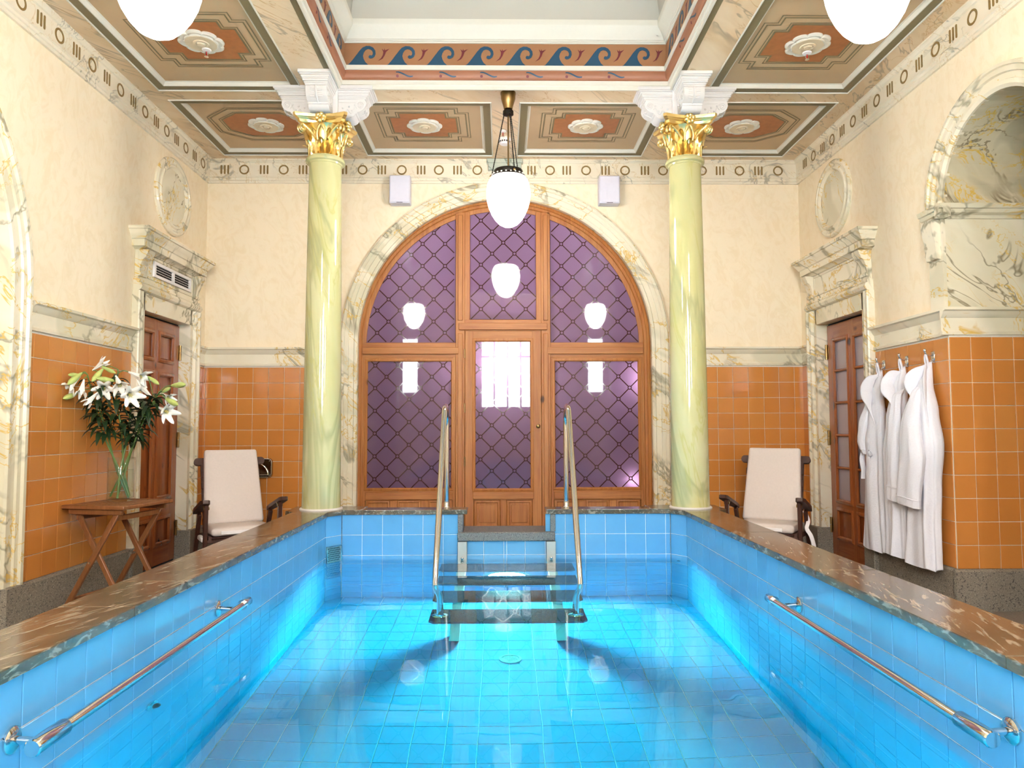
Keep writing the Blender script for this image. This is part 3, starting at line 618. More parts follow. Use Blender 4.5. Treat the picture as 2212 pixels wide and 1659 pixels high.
for poly, bb, nd, kd in panes:
    pn = MB().prism(poly, lambda u, z, t: mp_s(u, z, t), -.004, .004); pn.f.pop(0); pn = pn.build('pane', PURPLE, SC, None)
    up = kd in ('upper', 'top')
    lattice(lambda u, z, bb=bb, up=up: bb[0] < u < bb[1] and bb[2] < z < bb[3] and (not up or circ(u, z)), bb[0], bb[1], bb[2], bb[3], nd[0], nd[1]).build('etched_line_pattern', LINE, pn, None)
# corridor lamps behind the glass; two high globes added to backlight upper panes
for x, y, z, r, lab in ((.02, 7.55, 1.84, .06, 'blurred corridor lamp glowing behind the glazed door'), (1.40, 7.46, 1.68, .035, 'blurred corridor lamp glowing at the edge of the lower pane'), (-.44, 7.45, 1.78, .02, 'small corridor lamp behind the mullion beside the door'), (1.27, 7.375, .67, .018, 'tiny lamp glowing at the foot of the lower pane'), (-.85, 8.3, 3.25, .085, 'unseen added globe lamp backlighting the upper panes on the lily side'), (.85, 8.3, 3.25, .085, 'unseen added globe lamp backlighting the upper panes on the bathrobe side')):
    t = thing('corridor_lamp', lab, 'lamp', (x, y, 0)); m = MB(); m.sphere((x, y, z), r, 16); m.build('globe', VESTL, t); m = MB(); m.tube([(x, y, 0), (x, y, z-r)] if z < 3 else [(x, y, z+r), (x, y, 3.785)], .012, 8); m.build('stand', DARKM, t)

# ------------------------------------------------------------------ ceiling: soffit, coffers, skylight
SKX, SKY0, SKY1 = 1.30, .2, 5.615
holes = [(s*.0+a, b, c, d, k) for s in (1,) for a, b, c, d, k in (
    (-2.745, -1.60, 5.86, 7.075, 'oct'), (1.60, 2.745, 5.86, 7.075, 'oct'), (-2.745, -1.60, 4.33, 5.70, 'cross'), (1.60, 2.745, 4.33, 5.70, 'cross'),
    (-1.35, -.115, 5.885, 7.075, 'cross'), (.115, 1.35, 5.885, 7.075, 'cross'), (-2.745, -1.60, 1.48, 4.17, 'plain'), (1.60, 2.745, 1.48, 4.17, 'plain'), (-2.745, -1.60, .1, 1.32, 'plain'), (1.60, 2.745, .1, 1.32, 'plain'))]
xb = sorted({-3.3, -SKX, SKX, 4.3}|{h[0] for h in holes}|{h[1] for h in holes}); yb = sorted({YR-.1, SKY0, SKY1, YB+.02}|{h[2] for h in holes}|{h[3] for h in holes})
sf = MB()
for x0, x1 in zip(xb, xb[1:]):
    for y0, y1 in zip(yb, yb[1:]):
        cx, cy = (x0+x1)/2, (y0+y1)/2
        if any(h[0] < cx < h[1] and h[2] < cy < h[3] for h in holes) or (abs(cx) < SKX and SKY0 < cy < SKY1): continue
        sf.quad((x0, y0, S), (x1, y0, S), (x1, y1, S), (x0, y1, S))
CEIL = strct(sf.build('ceiling', MARBLE_S, recalc=False), 'painted coffered ceiling with marbled beams', 'ceiling')
def rect_ring(x0, x1, y0, y1, prof):
    """prof: (inset, z) swept round the rectangle"""
    R4 = [[(x0+d, y0+d, z) for d, z in prof], [(x1-d, y0+d, z) for d, z in prof], [(x1-d, y1-d, z) for d, z in prof], [(x0+d, y1-d, z) for d, z in prof]]
    R4.append(R4[0]); return MB().loft(R4, False, False)
def cross_poly(d, a1, b1, a2, b2):
    A1, B1, A2, B2 = a1+d, b1+d, a2+d, b2+d
    return [(-A1, -B1), (-A2, -B1), (-A2, -B2), (A2, -B2), (A2, -B1), (A1, -B1), (A1, B1), (A2, B1), (A2, B2), (-A2, B2), (-A2, B1), (-A1, B1)]
def oct_poly(d, a, b, ca, cb):
    e = d*.45; return [(-a-d, -cb-e), (-ca-e, -b-d), (ca+e, -b-d), (a+d, -cb-e), (a+d, cb+e), (ca+e, b+d), (-ca-e, b+d), (-a-d, cb+e)]
def rosette_mesh(r):
    mb = MB(); n = 96; rings = []
    def pet(k, q): a = 2*PI*k/n; return q*(.86+.14*abs(math.cos(4*a))**.5)
    for q, z in ((r, 0), (r, -.010), (r*.9, -.018), (r*.74, -.012), (r*.70, -.020), (r*.35, -.016), (r*.3, -.022), (r*.2, -.020)):
        rings.append([(lerp(q, pet(k, q), 1 if q > r*.8 else .6)*math.cos(2*PI*k/n), lerp(q, pet(k, q), 1 if q > r*.8 else .6)*math.sin(2*PI*k/n), z) for k in range(n)])
    mb.loft(rings, True); return mb
ROSC = plain('rosette_beige', (.70, .58, .40), .5)  # beige paint of the inner disc
zr = S+.032
for x0, x1, y0, y1, kd in holes:
    pan = MB().box(x0+.075, x1-.075, y0+.075, y1-.075, zr, zr+.02).build('coffer_panel', PANELM, CEIL)
    rect_ring(x0, x1, y0, y1, [(0, S+.002), (.003, S-.008), (.009, S-.008), (.012, S+.0)]).build('bead', CREAM, pan)
    rect_ring(x0, x1, y0, y1, [(.010, S+.002), (.076, S+.002)]).build('dark_border', OLIVE, pan, None)
    rect_ring(x0, x1, y0, y1, [(.072, S+.001), (.074, S+.001), (.078, S+.01), (.084, S+.016), (.090, S+.028), (.098, S+.03), (.10, zr+.001)]).build('coffer_moulding', CREAM, pan)
    if kd == 'plain': continue
    cx, cy = (x0+x1)/2, (y0+y1)/2
    cy = 5.01 if (kd == 'cross' and abs(cx) > 1.5) else 6.43
    if abs(cx) > 1.5: cx = math.copysign(2.13, cx)
    else: cx = math.copysign(.72, cx)
    if kd == 'cross': pf = lambda d: cross_poly(d, .285, .155, .195, .245)
    else: pf = lambda d: oct_poly(d, .345, .235, .185, .105)
    MB().prism([(a+cx, b+cy) for a, b in pf(0)], lambda a, b, t: (a, b, t), zr-.0015, zr+.001).build('rust_field', RUST, pan, None)
    for d, wd in ((0, .014), (.024, .009), (.085, .012), (.112, .009)):
        a, b = pf(d), pf(d+wd); m = MB(); n_ = len(a)
        m.add([(p[0]+cx, p[1]+cy, zr-.0022) for p in a]+[(p[0]+cx, p[1]+cy, zr-.0022) for p in b], [[i, (i+1) % n_, n_+(i+1) % n_, n_+i] for i in range(n_)]); m.build('painted_line', OLIVE, pan, None)
    rr = .158
    m = rosette_mesh(rr); m.v = [(v[0]+cx, v[1]+cy, v[2]+zr) for v in m.v]; m.build('rosette', CREAM, pan, 30)
    m = MB(); m.lathe([(rr*.68, 0), (rr*.66, -.0225), (rr*.34, -.019), (rr*.32, -.026), (rr*.24, -.026), (rr*.2, -.02), (rr*.15, -.03), (.004, -.034)], (cx, cy, zr), 48); m.build('rosette_centre', ROSC, pan)
# skylight surround
SK = thing('skylight', 'deep cream skylight vault with blue wave frieze over the pool', 'skylight', (0, 2.9, S), kind='structure')
def sk(prof): return rect_ring(-SKX, SKX, SKY0, SKY1, prof)
sk([(-.055, S-.0015), (.0, S-.0015)]).build('dark_border', OLIVE, SK, None)
sk([(0, S+.01), (0, S-.028), (.012, S-.028), (.012, S-.004), (.02, S+.004), (.026, S+.004), (.026, S+.03), (.03, S+.036)]).build('lower_moulding', CREAM, SK, 30)
ovo = [(.03+.016*math.sin(t)*1.6, S+.036+.068*(1-math.cos(t))) for t in [PI/2*k/8 for k in range(9)]]
sk(ovo).build('terracotta_moulding', BROWN, SK, 30)
sk([(.05, S+.104), (.066, S+.106), (.066, S+.14), (.045, S+.143)]).build('middle_moulding', CREAM, SK, 30)
ZW0, ZW1, OW = S+.143, S+.323, .046
WF = sk([(OW, ZW0), (OW, ZW1)]).build('wave_frieze', WAVEBG, SK, None)
sk([(OW-.002, ZW1), (OW+.006, ZW1+.002), (OW+.006, ZW1+.012), (OW+.014, ZW1+.014), (OW+.014, ZW1+.022), (OW+.022, ZW1+.026), (OW+.03, ZW1+.045), (OW+.048, ZW1+.075), (OW+.075, ZW1+.105), (OW+.078, ZW1+.118), (OW+.078, ZW1+.155), (OW+.06, ZW1+.158)]).build('upper_moulding', CREAM, SK, 30)
zv, ov, rv = ZW1+.158, OW+.06, .62
VP = [(ov+rv*(1-math.cos(t)), zv+rv*1.05*math.sin(t)) for t in [PI/2*k/14 for k in range(15)]]
sk(VP).build('vault', VAULTM, SK, 30)
m = MB(); zt = VP[-1][1]; q = VP[-1][0]; m.quad((-SKX+q, SKY0+q, zt), (SKX-q, SKY0+q, zt), (SKX-q, SKY1-q, zt), (-SKX+q, SKY1-q, zt)); m.build('vault_top', VAULTM, SK)
KW = .000475
wave_o = [(1600, 1000), (1650, 975), (1700, 920), (1760, 840), (1820, 760), (1870, 705), (1930, 678), (1990, 680), (2045, 705), (2080, 755), (2085, 810), (2065, 855), (2030, 880), (1995, 885), (1970, 868), (1970, 845), (1990, 828), (2020, 835), (2035, 820), (2040, 790), (2025, 755), (1995, 735), (1960, 728), (1920, 745), (1890, 790), (1878, 840), (1890, 890), (1920, 945), (1980, 1000)]
wave_o = [((x-1930)*KW, (1000-y)*KW*1.03) for x, y in wave_o]
plant_o = [(1505, 922), (1555, 875), (1580, 828), (1588, 780), (1565, 722), (1598, 752), (1608, 718), (1618, 748), (1684, 724), (1632, 775), (1612, 830), (1578, 885)]
plant_o = [((x-1595)*KW, (1000-y)*KW*1.03) for x, y in plant_o]
def pmesh(name, poly, mat, t=.002):
    o = MB().prism(poly, lambda a, b, c: (a, b, c), 0, t).build(name, mat, None, None); me = o.data; bpy.data.objects.remove(o); return me
WVM, PLM = pmesh('wave_motif', wave_o, NAVY), pmesh('plant_motif', plant_o, MAROON)
yw, xw = SKY1-OW-.0005, SKX-OW-.0005
def sidemat(u, sd):
    if sd == 0: return Matrix(((1, 0, 0, u), (0, 0, -1, yw), (0, 1, 0, ZW0), (0, 0, 0, 1)))
    if sd < 0: return Matrix(((0, 0, 1, -xw), (1, 0, 0, u), (0, 1, 0, ZW0), (0, 0, 0, 1)))
    return Matrix(((0, 0, -1, xw), (-1, 0, 0, u), (0, 1, 0, ZW0), (0, 0, 0, 1)))
for k in range(8): link('wave_motif', WVM, WF, None, sidemat(-1.085+.3055*k, 0)); link('plant_motif', PLM, WF, None, sidemat(-1.085+.3055*k+.136, 0))
for sd in (-1, 1):
    for k in range(11): u = 5.39-.306*k; link('wave_motif', WVM, WF, None, sidemat(u, sd)); link('plant_motif', PLM, WF, None, sidemat(u-.15, sd))
# small S strokes and dots on the terracotta moulding
def ovo_at(v): t = math.acos(1-min(1, max(0, v))); return .03+.0256*math.sin(t), S+.036+.068*v
def s_motif(u, sd):
    def P(du, v):
        d, z = ovo_at(v); d += .0025
        if sd == 0: return (u+du, SKY1-d, z-.001)
        return (sd*(SKX-d), u+du*sd*-1, z-.001)
    m = MB(); N_ = 14; cs = [(lerp(-.06, .07, k/N_), .55+.24*math.cos(PI*(k/N_*1.25-.08))) for k in range(N_+1)]
    wds = [.03+.06*math.sin(PI*min(1, .12+k/N_*.8))**.6 for k in range(N_+1)]
    m.add([P(a, min(1, b+w_)) for (a, b), w_ in zip(cs, wds)]+[P(a, max(0, b-w_)) for (a, b), w_ in zip(cs, wds)], [[k, k+1, N_+2+k, N_+1+k] for k in range(N_)]); m.build('stroke_motif', NAVY, SK, None)
    m = MB(); m.add([P(-.05+.011*math.cos(t), .36+.15*math.sin(t)) for t in [2*PI*k/12 for k in range(12)]], [list(range(12))]); m.build('dot_motif', MAROON, SK, None)
for px in (868, 963.6, 1054, 1156, 1243, 1337): s_motif((px-1082)/1587*5.57-.04, 0)
for sd in (-1, 1):
    for k in range(8): s_motif(5.05-.31*k, sd)

# ------------------------------------------------------------------ columns with gilded capitals and white consoles
def leaf_mesh(h, wd, curl, name):
    mb = MB(); nt_, ns = 12, 9; rows = []
    for i in range(nt_+1):
        t = i/nt_; lob = .78+.22*abs(math.sin(t*PI*3.5)); ww = wd*(math.sin(PI*min(1, .22+t*.78))**.6)*lob*(1-.25*t)
        out = .006+.012*t+curl*max(0, t-.55)**2*5.; zz = h*(t if t < .85 else .85+(t-.85)*.2-(t-.85)*.5*0)
        zz = h*t-h*.9*max(0, t-.82)**1.5*2
        rows.append([(ww*(2*j/(ns-1)-1), out+.010*math.cos((2*j/(ns-1)-1)*PI*2)*(1-t*.3)-.004*abs(2*j/(ns-1)-1), zz) for j in range(ns)])
    mb.loft(rows, False, False)
    back = [[(x, o-.006, z-.001) for x, o, z in r] for r in rows]; mb.loft(back, False, False)
    o = mb.build(name, GOLD, None, 60, False); me = o.data; bpy.data.objects.remove(o); return me
LEAF1, LEAF2 = leaf_mesh(.125, .042, .05, 'acanthus_leaf'), leaf_mesh(.205, .044, .06, 'acanthus_leaf')
CPY = 5.715
def column(cx, lab):
    c = thing('column', lab, 'column', (cx, CPY, .583), group='marble columns of the pool', kind='structure')
    pr = [(.146, .592), (.1465, .62)]+[(.1445-.0205*((z-.62)/2.66)**1.6, z) for z in [.7+.2*k for k in range(13)]]+[(.124, 3.27)]
    MB().lathe(pr, (cx, CPY, 0), 64).build('shaft', MARBLE_C, c)
    MB().lathe([(.146, .583), (.162, .583), (.162, .590), (.155, .595), (.146, .595)], (cx, CPY, 0), 64).build('base_ring', WHITE, c)
    MB().lathe([(.12, 3.262), (.128, 3.266), (.133, 3.278), (.15, 3.284), (.153, 3.296), (.15, 3.308), (.138, 3.314), (.134, 3.324), (.12, 3.328)], (cx, CPY, 0), 64).build('necking', MARBLE_C, c)
    cap = MB(); cap.lathe([(.112, 3.322), (.114, 3.38), (.118, 3.44), (.13, 3.50), (.15, 3.54), (.165, 3.558), (.15, 3.566)], (cx, CPY, 0), 48)
    def aba(h0, cc):
        pts = []
        for q in range(4):
            for k in range(9):
                t = -1+2*k/8; x = t*(h0-.02); y = -(h0-.045*(1-t*t)); a = q*PI/2
                pts.append((x*math.cos(a)-y*math.sin(a), x*math.sin(a)+y*math.cos(a)))
        return pts
    cap.loft([[(cx+x, CPY+y, z) for x, y in aba(h, 0)] for h, z in ((.165, 3.556), (.178, 3.562), (.182, 3.58), (.195, 3.588), (.195, 3.592), (.207, 3.60), (.21, 3.622), (.20, 3.626))])
    cap = cap.build('capital', GOLD, c, 40)
    for row, (me, n_, ph, z, r) in enumerate(((LEAF1, 8, 0, 3.326, .116), (LEAF2, 8, PI/8, 3.33, .116))):
        for k in range(n_):
            a = ph+2*PI*k/n_-PI/2; M = Matrix.Translation((cx+r*math.cos(a), CPY+r*math.sin(a), z)) @ Matrix.Rotation(a-PI/2, 4, 'Z')
            link('acanthus_leaf', me, cap, None, M)
    for q in range(4):
        for s in (-1, 1):
            a = PI/4+q*PI/2; base = Vector((math.cos(a), math.sin(a), 0)); sd = Vector((-math.sin(a), math.cos(a), 0)); pts = []; rad = []
            for k in range(30):
                if k < 9: t = k/8; p = base*(.125+.085*t**1.6)+sd*s*(.05*(1-t)+.012)+Vector((0, 0, 3.44+.105*t)); rad.append(.010)
                else: t = (k-9)/20; th = PI*.45-t*PI*3.1; rr = .03*(1-t*.75); p = base*(.205+rr*math.cos(th)+.004)+sd*s*.014+Vector((0, 0, 3.512+rr*math.sin(th))); rad.append(.010-.004*t)
                pts.append(Vector((cx, CPY, 0))+p)
            MB().tube(pts, rad, 8).build('volute', GOLD, cap)
        a = q*PI/2; o = Vector((math.sin(a), -math.cos(a), 0)); sd = Vector((math.cos(a), math.sin(a), 0)); m = MB()
        ctr = Vector((cx, CPY, 3.59))+o*.165
        for k in range(6):
            t = 2*PI*k/6+.3; p = ctr+sd*(.026*math.cos(t))+Vector((0, 0, .026*math.sin(t)))+o*.012; m.sphere(p, .021, 10, (1, 1, 1))
        m.sphere(ctr+o*.03, .013, 10); m.build('flower_boss', GOLD, cap)
        for s in (-1, 1):
            pts = [Vector((cx, CPY, 0))+o*(.135+.03*t)+sd*s*(.03+.012*math.sin(PI*t)-.022*t)+Vector((0, 0, 3.43+.11*t)) for t in [k/8 for k in range(9)]]; MB().tube(pts, [.008]*6+[.011, .013, .009], 8).build('stalk', GOLD, cap)
    # white consoles, four arms
    MB().box(cx-.115, cx+.115, CPY-.115, CPY+.115, 3.624, S).build('impost_block', WHITE, c)
    for q in range(4):
        a = q*PI/2; o = Vector((math.sin(a), -math.cos(a), 0)); sd = Vector((math.cos(a), math.sin(a), 0)); C0 = Vector((cx, CPY, 0))
        mpc = lambda d, z, t: C0+o*d+sd*t+Vector((0, 0, z))
        scr = [(.10, 3.775), (.318, 3.775), (.328, 3.757), (.330, 3.735), (.322, 3.712), (.305, 3.692), (.282, 3.678), (.258, 3.672), (.256, 3.662), (.246, 3.658), (.236, 3.643), (.218, 3.632), (.195, 3.627), (.10, 3.626)]
        cs = MB().prism(scr, mpc, -.078, .078).build('console', WHITE, c, 30)
        m = MB()
        Mc = Matrix(((sd.x, o.x, 0, cx), (sd.y, o.y, 0, CPY), (0, 0, 1, 0), (0, 0, 0, 1)))
        for d, hw, z0, z1, cc in ((.386, .124, 3.846, S, .003), (.376, .116, 3.836, 3.847, .004), (.366, .108, 3.822, 3.838, .006), (.354, .100, 3.812, 3.824, .003), (.350, .097, 3.798, 3.813, .003), (.340, .090, 3.786, 3.80, .005), (.332, .084, 3.774, 3.788, .004)): m.cbox(-hw, hw, .08, d, z0, z1, cc, Mc)
        m.build('console_moulding', WHITE, cs, 30)
        rel = MB()
        for s in (-1, 1):
            pts = []
            for k in range(36): t = k/35; th = PI*.9-t*PI*3.6; rr = .030*(1-t*.8); pts.append(mpc(.288+rr*math.cos(th), 3.728+rr*math.sin(th), s*.079))
            rel.tube(pts, .0045, 6)
            pts = [mpc(.262-.09*t, 3.70-.03*t+.022*math.sin(t*9), s*.079) for t in [k/16 for k in range(17)]]; rel.tube(pts, .0045, 6)
            for k in range(5): rel.sphere(mpc(.245-.024*k, 3.712-.006*k+.018*(-1)**k, s*.079), .009, 8)
            rel.tube([mpc(.12, 3.752, s*.079), mpc(.25, 3.752, s*.079)], .003, 6)
            for k in range(6): rel.tube([mpc(.331-.005*abs(k-1.5), 3.76-.014*k, s*.012), mpc(.331-.005*abs(k-1.5), 3.764-.014*k, s*.045)], .0055, 6)
        rel.tube([mpc(.331, 3.768, 0), mpc(.333, 3.735, 0), mpc(.31, 3.692, 0), mpc(.26, 3.67, 0)], .006, 6)
        rel.build('relief', WHITE, cs)
    return c
column(-1.425, 'yellow-green marble column with gilded capital on the deck-chair-and-lily side')
column(1.425, 'yellow-green marble column with gilded capital on the bathrobe side')

# ------------------------------------------------------------------ pool
PX, PY, PN, PB, ZC0, ZC1, ZWAT = 1.338, 5.63, .35, -.95, .548, .583, .21
CHX, CHY = 1.246, 5.50
def psheet(name, a, b, lab):
    m = MB(); d = Vector((b[0]-a[0], b[1]-a[1], 0)).normalized(); nn = Vector((-d.y, d.x, 0))*.004
    m.quad((a[0]+nn.x, a[1]+nn.y, PB-.01), (b[0]+nn.x, b[1]+nn.y, PB-.01), (b[0]+nn.x, b[1]+nn.y, ZC0), (a[0]+nn.x, a[1]+nn.y, ZC0))
    return strct(m.build(name, GROUT_P), lab, 'pool wall')
PWL = psheet('wall_pool_left', (-PX, PN), (-PX, CHY), 'blue tiled pool side below the lily table')
PWR = psheet('wall_pool_right', (PX, CHY), (PX, PN), 'blue tiled pool side below the bathrobes')
_m = MB(); [_m.quad((a, PY+.004, PB-.01), (b, PY+.004, PB-.01), (b, PY+.004, t_), (a, PY+.004, t_)) for a, b, t_ in ((-CHX, -.35, ZC0), (-.35, .35, .35), (.35, CHX, ZC0))]
PWB = strct(_m.build('wall_pool_back', GROUT_P), 'blue tiled pool end below the arched screen', 'pool wall')
PCL = psheet('wall_pool_corner_left', (-PX, CHY), (-CHX, PY), 'blue tiled cut pool corner with the overflow grille')
PCR = psheet('wall_pool_corner_right', (CHX, PY), (PX, CHY), 'blue tiled cut pool corner without a grille')
PWN = psheet('wall_pool_near', (PX, PN), (-PX, PN), 'blue tiled pool end nearest the camera')
m = MB(); m.quad((-PX-.01, PN, PB-.004), (PX+.01, PN, PB-.004), (PX+.01, PY+.01, PB-.004), (-PX-.01, PY+.01, PB-.004)); PFL = strct(m.build('floor_pool', GROUT_P), 'blue tiled pool floor under water', 'pool floor')
tiles(PWL, BLUE, (-PX-.004, 0, 0), (0, -1, 0), (0, 0, 1), (1, 0, 0), -CHY, -PN, PB, ZC0, -2.057, ZC0-10*TP, keep=lambda u, v: -u > 1.6)
tiles(PWR, BLUE, (PX+.004, 0, 0), (0, 1, 0), (0, 0, 1), (-1, 0, 0), PN, CHY, PB, ZC0, 2.008, ZC0-10*TP, keep=lambda u, v: u > 1.6)
GL, GZ = .33, .347
sk_step = lambda u, v: abs(u) < .335 and v > .347
for a, b, ph in ((-CHX, 0, -1.246), (0, CHX, .4453)): tiles(PWB, BLUE, (0, PY+.004, 0), (1, 0, 0), (0, 0, 1), (0, -1, 0), a, b, PB, ZC0, ph, ZC0-10*TP, skip=sk_step)
for prt, a, b in ((PCL, (-PX, CHY), (-CHX, PY)), (PCR, (CHX, PY), (PX, CHY))):
    d = Vector((b[0]-a[0], b[1]-a[1], 0)); ln = d.length; d.normalize(); tiles(prt, BLUE, (a[0]-d.y*.004, a[1]+d.x*.004, 0), d, (0, 0, 1), (d.y, -d.x, 0), 0, ln, PB, ZC0, 0, ZC0-10*TP, pu=.2)
tiles(PWN, BLUE, (0, PN-.004, 0), (-1, 0, 0), (0, 0, 1), (0, 1, 0), -PX, PX, PB, ZC0, 0, ZC0-10*TP, keep=lambda u, v: False)
tiles(PFL, BLUE, (0, 0, PB-.004), (1, 0, 0), (0, 1, 0), (0, 0, 1), -PX, PX, PN, PY, .0, PY-40*TP, keep=lambda u, v: v > 3.25)
wt = MB(); wt.box(-PX-.006, PX+.006, PN-.006, PY+.006, PB-.03, ZWAT); tag(wt.build('water', WATER, None, None), 'clear blue water filling the tiled pool', 'water', None, 'structure')
# parapet outside faces
m = MB()
for s in (-1, 1): m.quad((s*1.56, PN-.2, 0), (s*1.56, 5.8, 0), (s*1.56, 5.8, ZC0), (s*1.56, PN-.2, ZC0))
m.quad((-1.6, 5.79, 0), (-.372, 5.79, 0), (-.372, 5.79, ZC0), (-1.6, 5.79, ZC0)); m.quad((.372, 5.79, 0), (1.6, 5.79, 0), (1.6, 5.79, ZC0), (.372, 5.79, ZC0)); m.quad((-.372, 5.79, 0), (.372, 5.79, 0), (.372, 5.79, .34), (-.372, 5.79, .34))
strct(m.build('wall_pool_outside', GRANITE), 'granite outer faces of the raised pool wall', 'pool wall')
# coping slabs
CP = thing('trim_coping', 'polished brown stone coping slabs around the pool rim', 'coping', (0, 2.9, ZC0), kind='structure')
def slab(poly):
    m = MB(); e = .004; n_ = len(poly); c0 = Vector((sum(p[0] for p in poly)/n_, sum(p[1] for p in poly)/n_))
    ins = [tuple(Vector(p)+(c0-Vector(p)).normalized()*e) for p in poly]
    m.loft([[(p[0], p[1], ZC0) for p in poly], [(p[0], p[1], ZC1-e) for p in poly], [(p[0], p[1], ZC1) for p in ins]]); m.build('coping_slab', COPING, CP, None)
g = .0012
for s in (-1, 1):
    ys = [-.05, .9, 1.75, 2.62, 3.05, 3.62, 4.32, 5.36] if s < 0 else [-.05, .95, 2.0, 3.2, 4.35, 5.36]
    for y0, y1 in zip(ys, ys[1:]): slab([(s*1.318, y0+g), (s*1.585, y0+g), (s*1.585, y1-g), (s*1.318, y1-g)])
    slab([(s*1.318, 5.36+g), (s*1.318, 5.494), (s*1.236, 5.612), (s*1.10, 5.612), (s*1.10, 5.90), (s*1.66, 5.90), (s*1.66, 5.58), (s*1.585, 5.50), (s*1.585, 5.36+g)])
    slab([(s*(1.10-g), 5.612), (s*.30, 5.612), (s*.30, 5.80), (s*(1.10-g), 5.80)])
slab([(-1.30, PN-.25), (1.30, PN-.25), (1.30, PN+.02), (-1.30, PN+.02)])
# entry step between the copings
ES = thing('trim_entry_step', 'grey granite entry step between the coping ends', 'step', (0, 5.75, .34), kind='structure')
m = MB(); m.cbox(-.372, .366, 5.598, 5.96, .347, .416, .008); m.build('step_slab', GRANITE_L, ES)
for s in (-1, 1): a, b = sorted((s*.37, s*.331)); m = MB(); m.cbox(a, b, 5.61, 5.80, .416, ZC0, .003); m.build('step_cheek', GRANITE_L, ES)
# ------------------------------------------------------------------ pendants
def pendant(x, y, lab):
    p = thing('pendant_lamp', lab, 'pendant lamp', (x, y, S), group='opal glass pendants'); c = (x, y, 0)
    MB().lathe([(.03, S), (.06, S), (.062, S-.012), (.058, S-.03), (.058, S-.05), (.05, S-.075), (.038, S-.115), (.034, S-.135), (.025, S-.14)], c, 32).build('ceiling_cup', BRASS, p)
    MB().lathe([(.025, 3.725), (.042, 3.718), (.043, 3.69), (.03, 3.682), (.008, 3.68)], c, 24).build('chain_ring', DARKM, p)
    MB().tube([(x, y, 3.735), (x, y, 3.22)], .0065, 10).build('rod', BRASS, p)
    for k in range(3):
        a = PI/2+.35+2*PI*k/3+PI; A = Vector((x+.034*math.cos(a), y+.034*math.sin(a), 3.69)); B = Vector((x+.134*math.cos(a), y+.134*math.sin(a), 3.205)); n_ = 60
        MB().tube([A.lerp(B, i/n_) for i in range(n_+1)], [.0032+.0022*(i % 2) for i in range(n_+1)], 6).build('chain', DARKM, p)
        m = MB(); m.sphere(B, .010, 10); m.sphere(B+Vector((.012*math.cos(a), .012*math.sin(a), -.006)), .007, 8); m.build('hook', BRASS, p)
    f = MB().lathe([(.02, 3.232), (.112, 3.236), (.116, 3.225), (.112, 3.205), (.124, 3.20), (.136, 3.185), (.138, 3.178), (.11, 3.178)], c, 48).build('gallery', DARKM, p)
    for k in range(22): a = 2*PI*k/22; m = MB(); m.sphere((x+.129*math.cos(a), y+.129*math.sin(a), 3.1925), .008, 8); m.build('light_dot', WHITE, f)  # white balls stand in for lamp light showing through the gallery holes
    MB().lathe([(.112, 3.178), (.135, 3.176), (.152, 3.155), (.166, 3.12), (.173, 3.075), (.174, 3.035), (.168, 2.985), (.155, 2.935), (.134, 2.885), (.106, 2.84), (.074, 2.806), (.04, 2.787), (.01, 2.781)], c, 32).build('shade', SHADE, p)
    return p
pendant(.02, 5.715, 'lit opal glass pendant on chains hanging in front of the arched screen')
pendant(-1.43, 2.9, 'lit opal glass pendant cut by the top edge on the lily side')
pendant(1.475, 2.9, 'lit opal glass pendant cut by the top edge on the bathrobe side')
pendant(0., .12, 'lit opal glass pendant hanging over the near end of the pool')

# ------------------------------------------------------------------ fittings on walls and ceiling
for s, lab in ((-1, 'pale lilac loudspeaker box over the arch on the lily side'), (1, 'pale lilac loudspeaker box over the arch on the bathrobe side')):
    t = thing('wall_speaker', lab, 'speaker', (s*1.032, YB, 3.405), group='loudspeakers above the arch'); m = MB(); m.cbox(s*1.032-.102, s*1.032+.102, YB-.13, YB-.012, 3.405, 3.682, .006); m.build('cabinet', SPK, t)
    m = MB(); m.cbox(s*1.032-.094, s*1.032+.094, YB-.135, YB-.129, 3.415, 3.674, .003); m.build('front_cover', SPK, t); m = MB(); m.box(s*1.032-.03, s*1.032+.03, YB-.137, YB-.134, 3.408, 3.412); m.build('badge', DARKM, t)
    m = MB(); m.box(s*1.032-.03, s*1.032+.03, YB-.013, YB, 3.5, 3.6); m.build('wall_bracket', DARKM, t)
t = thing('smoke_detector', 'white round smoke detector on the ceiling strip behind the pendant', 'smoke detector', (-.004, 6.65, S)); MB().lathe([(.058, S), (.058, S-.012), (.052, S-.016), (.05, S-.045), (.04, S-.055), (.008, S-.058)], (-.004, 6.65, 0), 32).build('housing', PLASTIC, t)
m = MB()
for k in range(16): a = 2*PI*k/16; m.box(-.006, .006, .0495, .0515, S-.04, S-.026, Matrix.Translation((-.004, 6.65, 0)) @ Matrix.Rotation(a, 4, 'Z'))
m.build('vent_slots', DARKM, t)
def sprinkler(x, y, z, lab):
    t = thing('sprinkler', lab, 'sprinkler', (x, y, z), group='ceiling sprinklers'); c = (x, y, 0)
    MB().lathe([(.032, z), (.03, z-.008), (.02, z-.012), (.01, z-.013)], c, 24).build('escutcheon', PLASTIC, t)
    m = MB()
    for s in (-1, 1): m.tube([(x+s*.008, y, z-.012), (x+s*.012, y, z-.028), (x+s*.006, y, z-.044), (x, y, z-.048)], .0025, 6)
    MB().lathe([(.004, z-.048), (.015, z-.05), (.015, z-.052), (.002, z-.053)], c, 16).build('deflector', CHROME, t); m.build('yoke', CHROME, t)
    MB().lathe([(.003, z-.014), (.004, z-.02), (.004, z-.04), (.003, z-.046)], c, 10).build('glass_bulb', plain('red_bulb', (.5, .02, .02), .1), t)
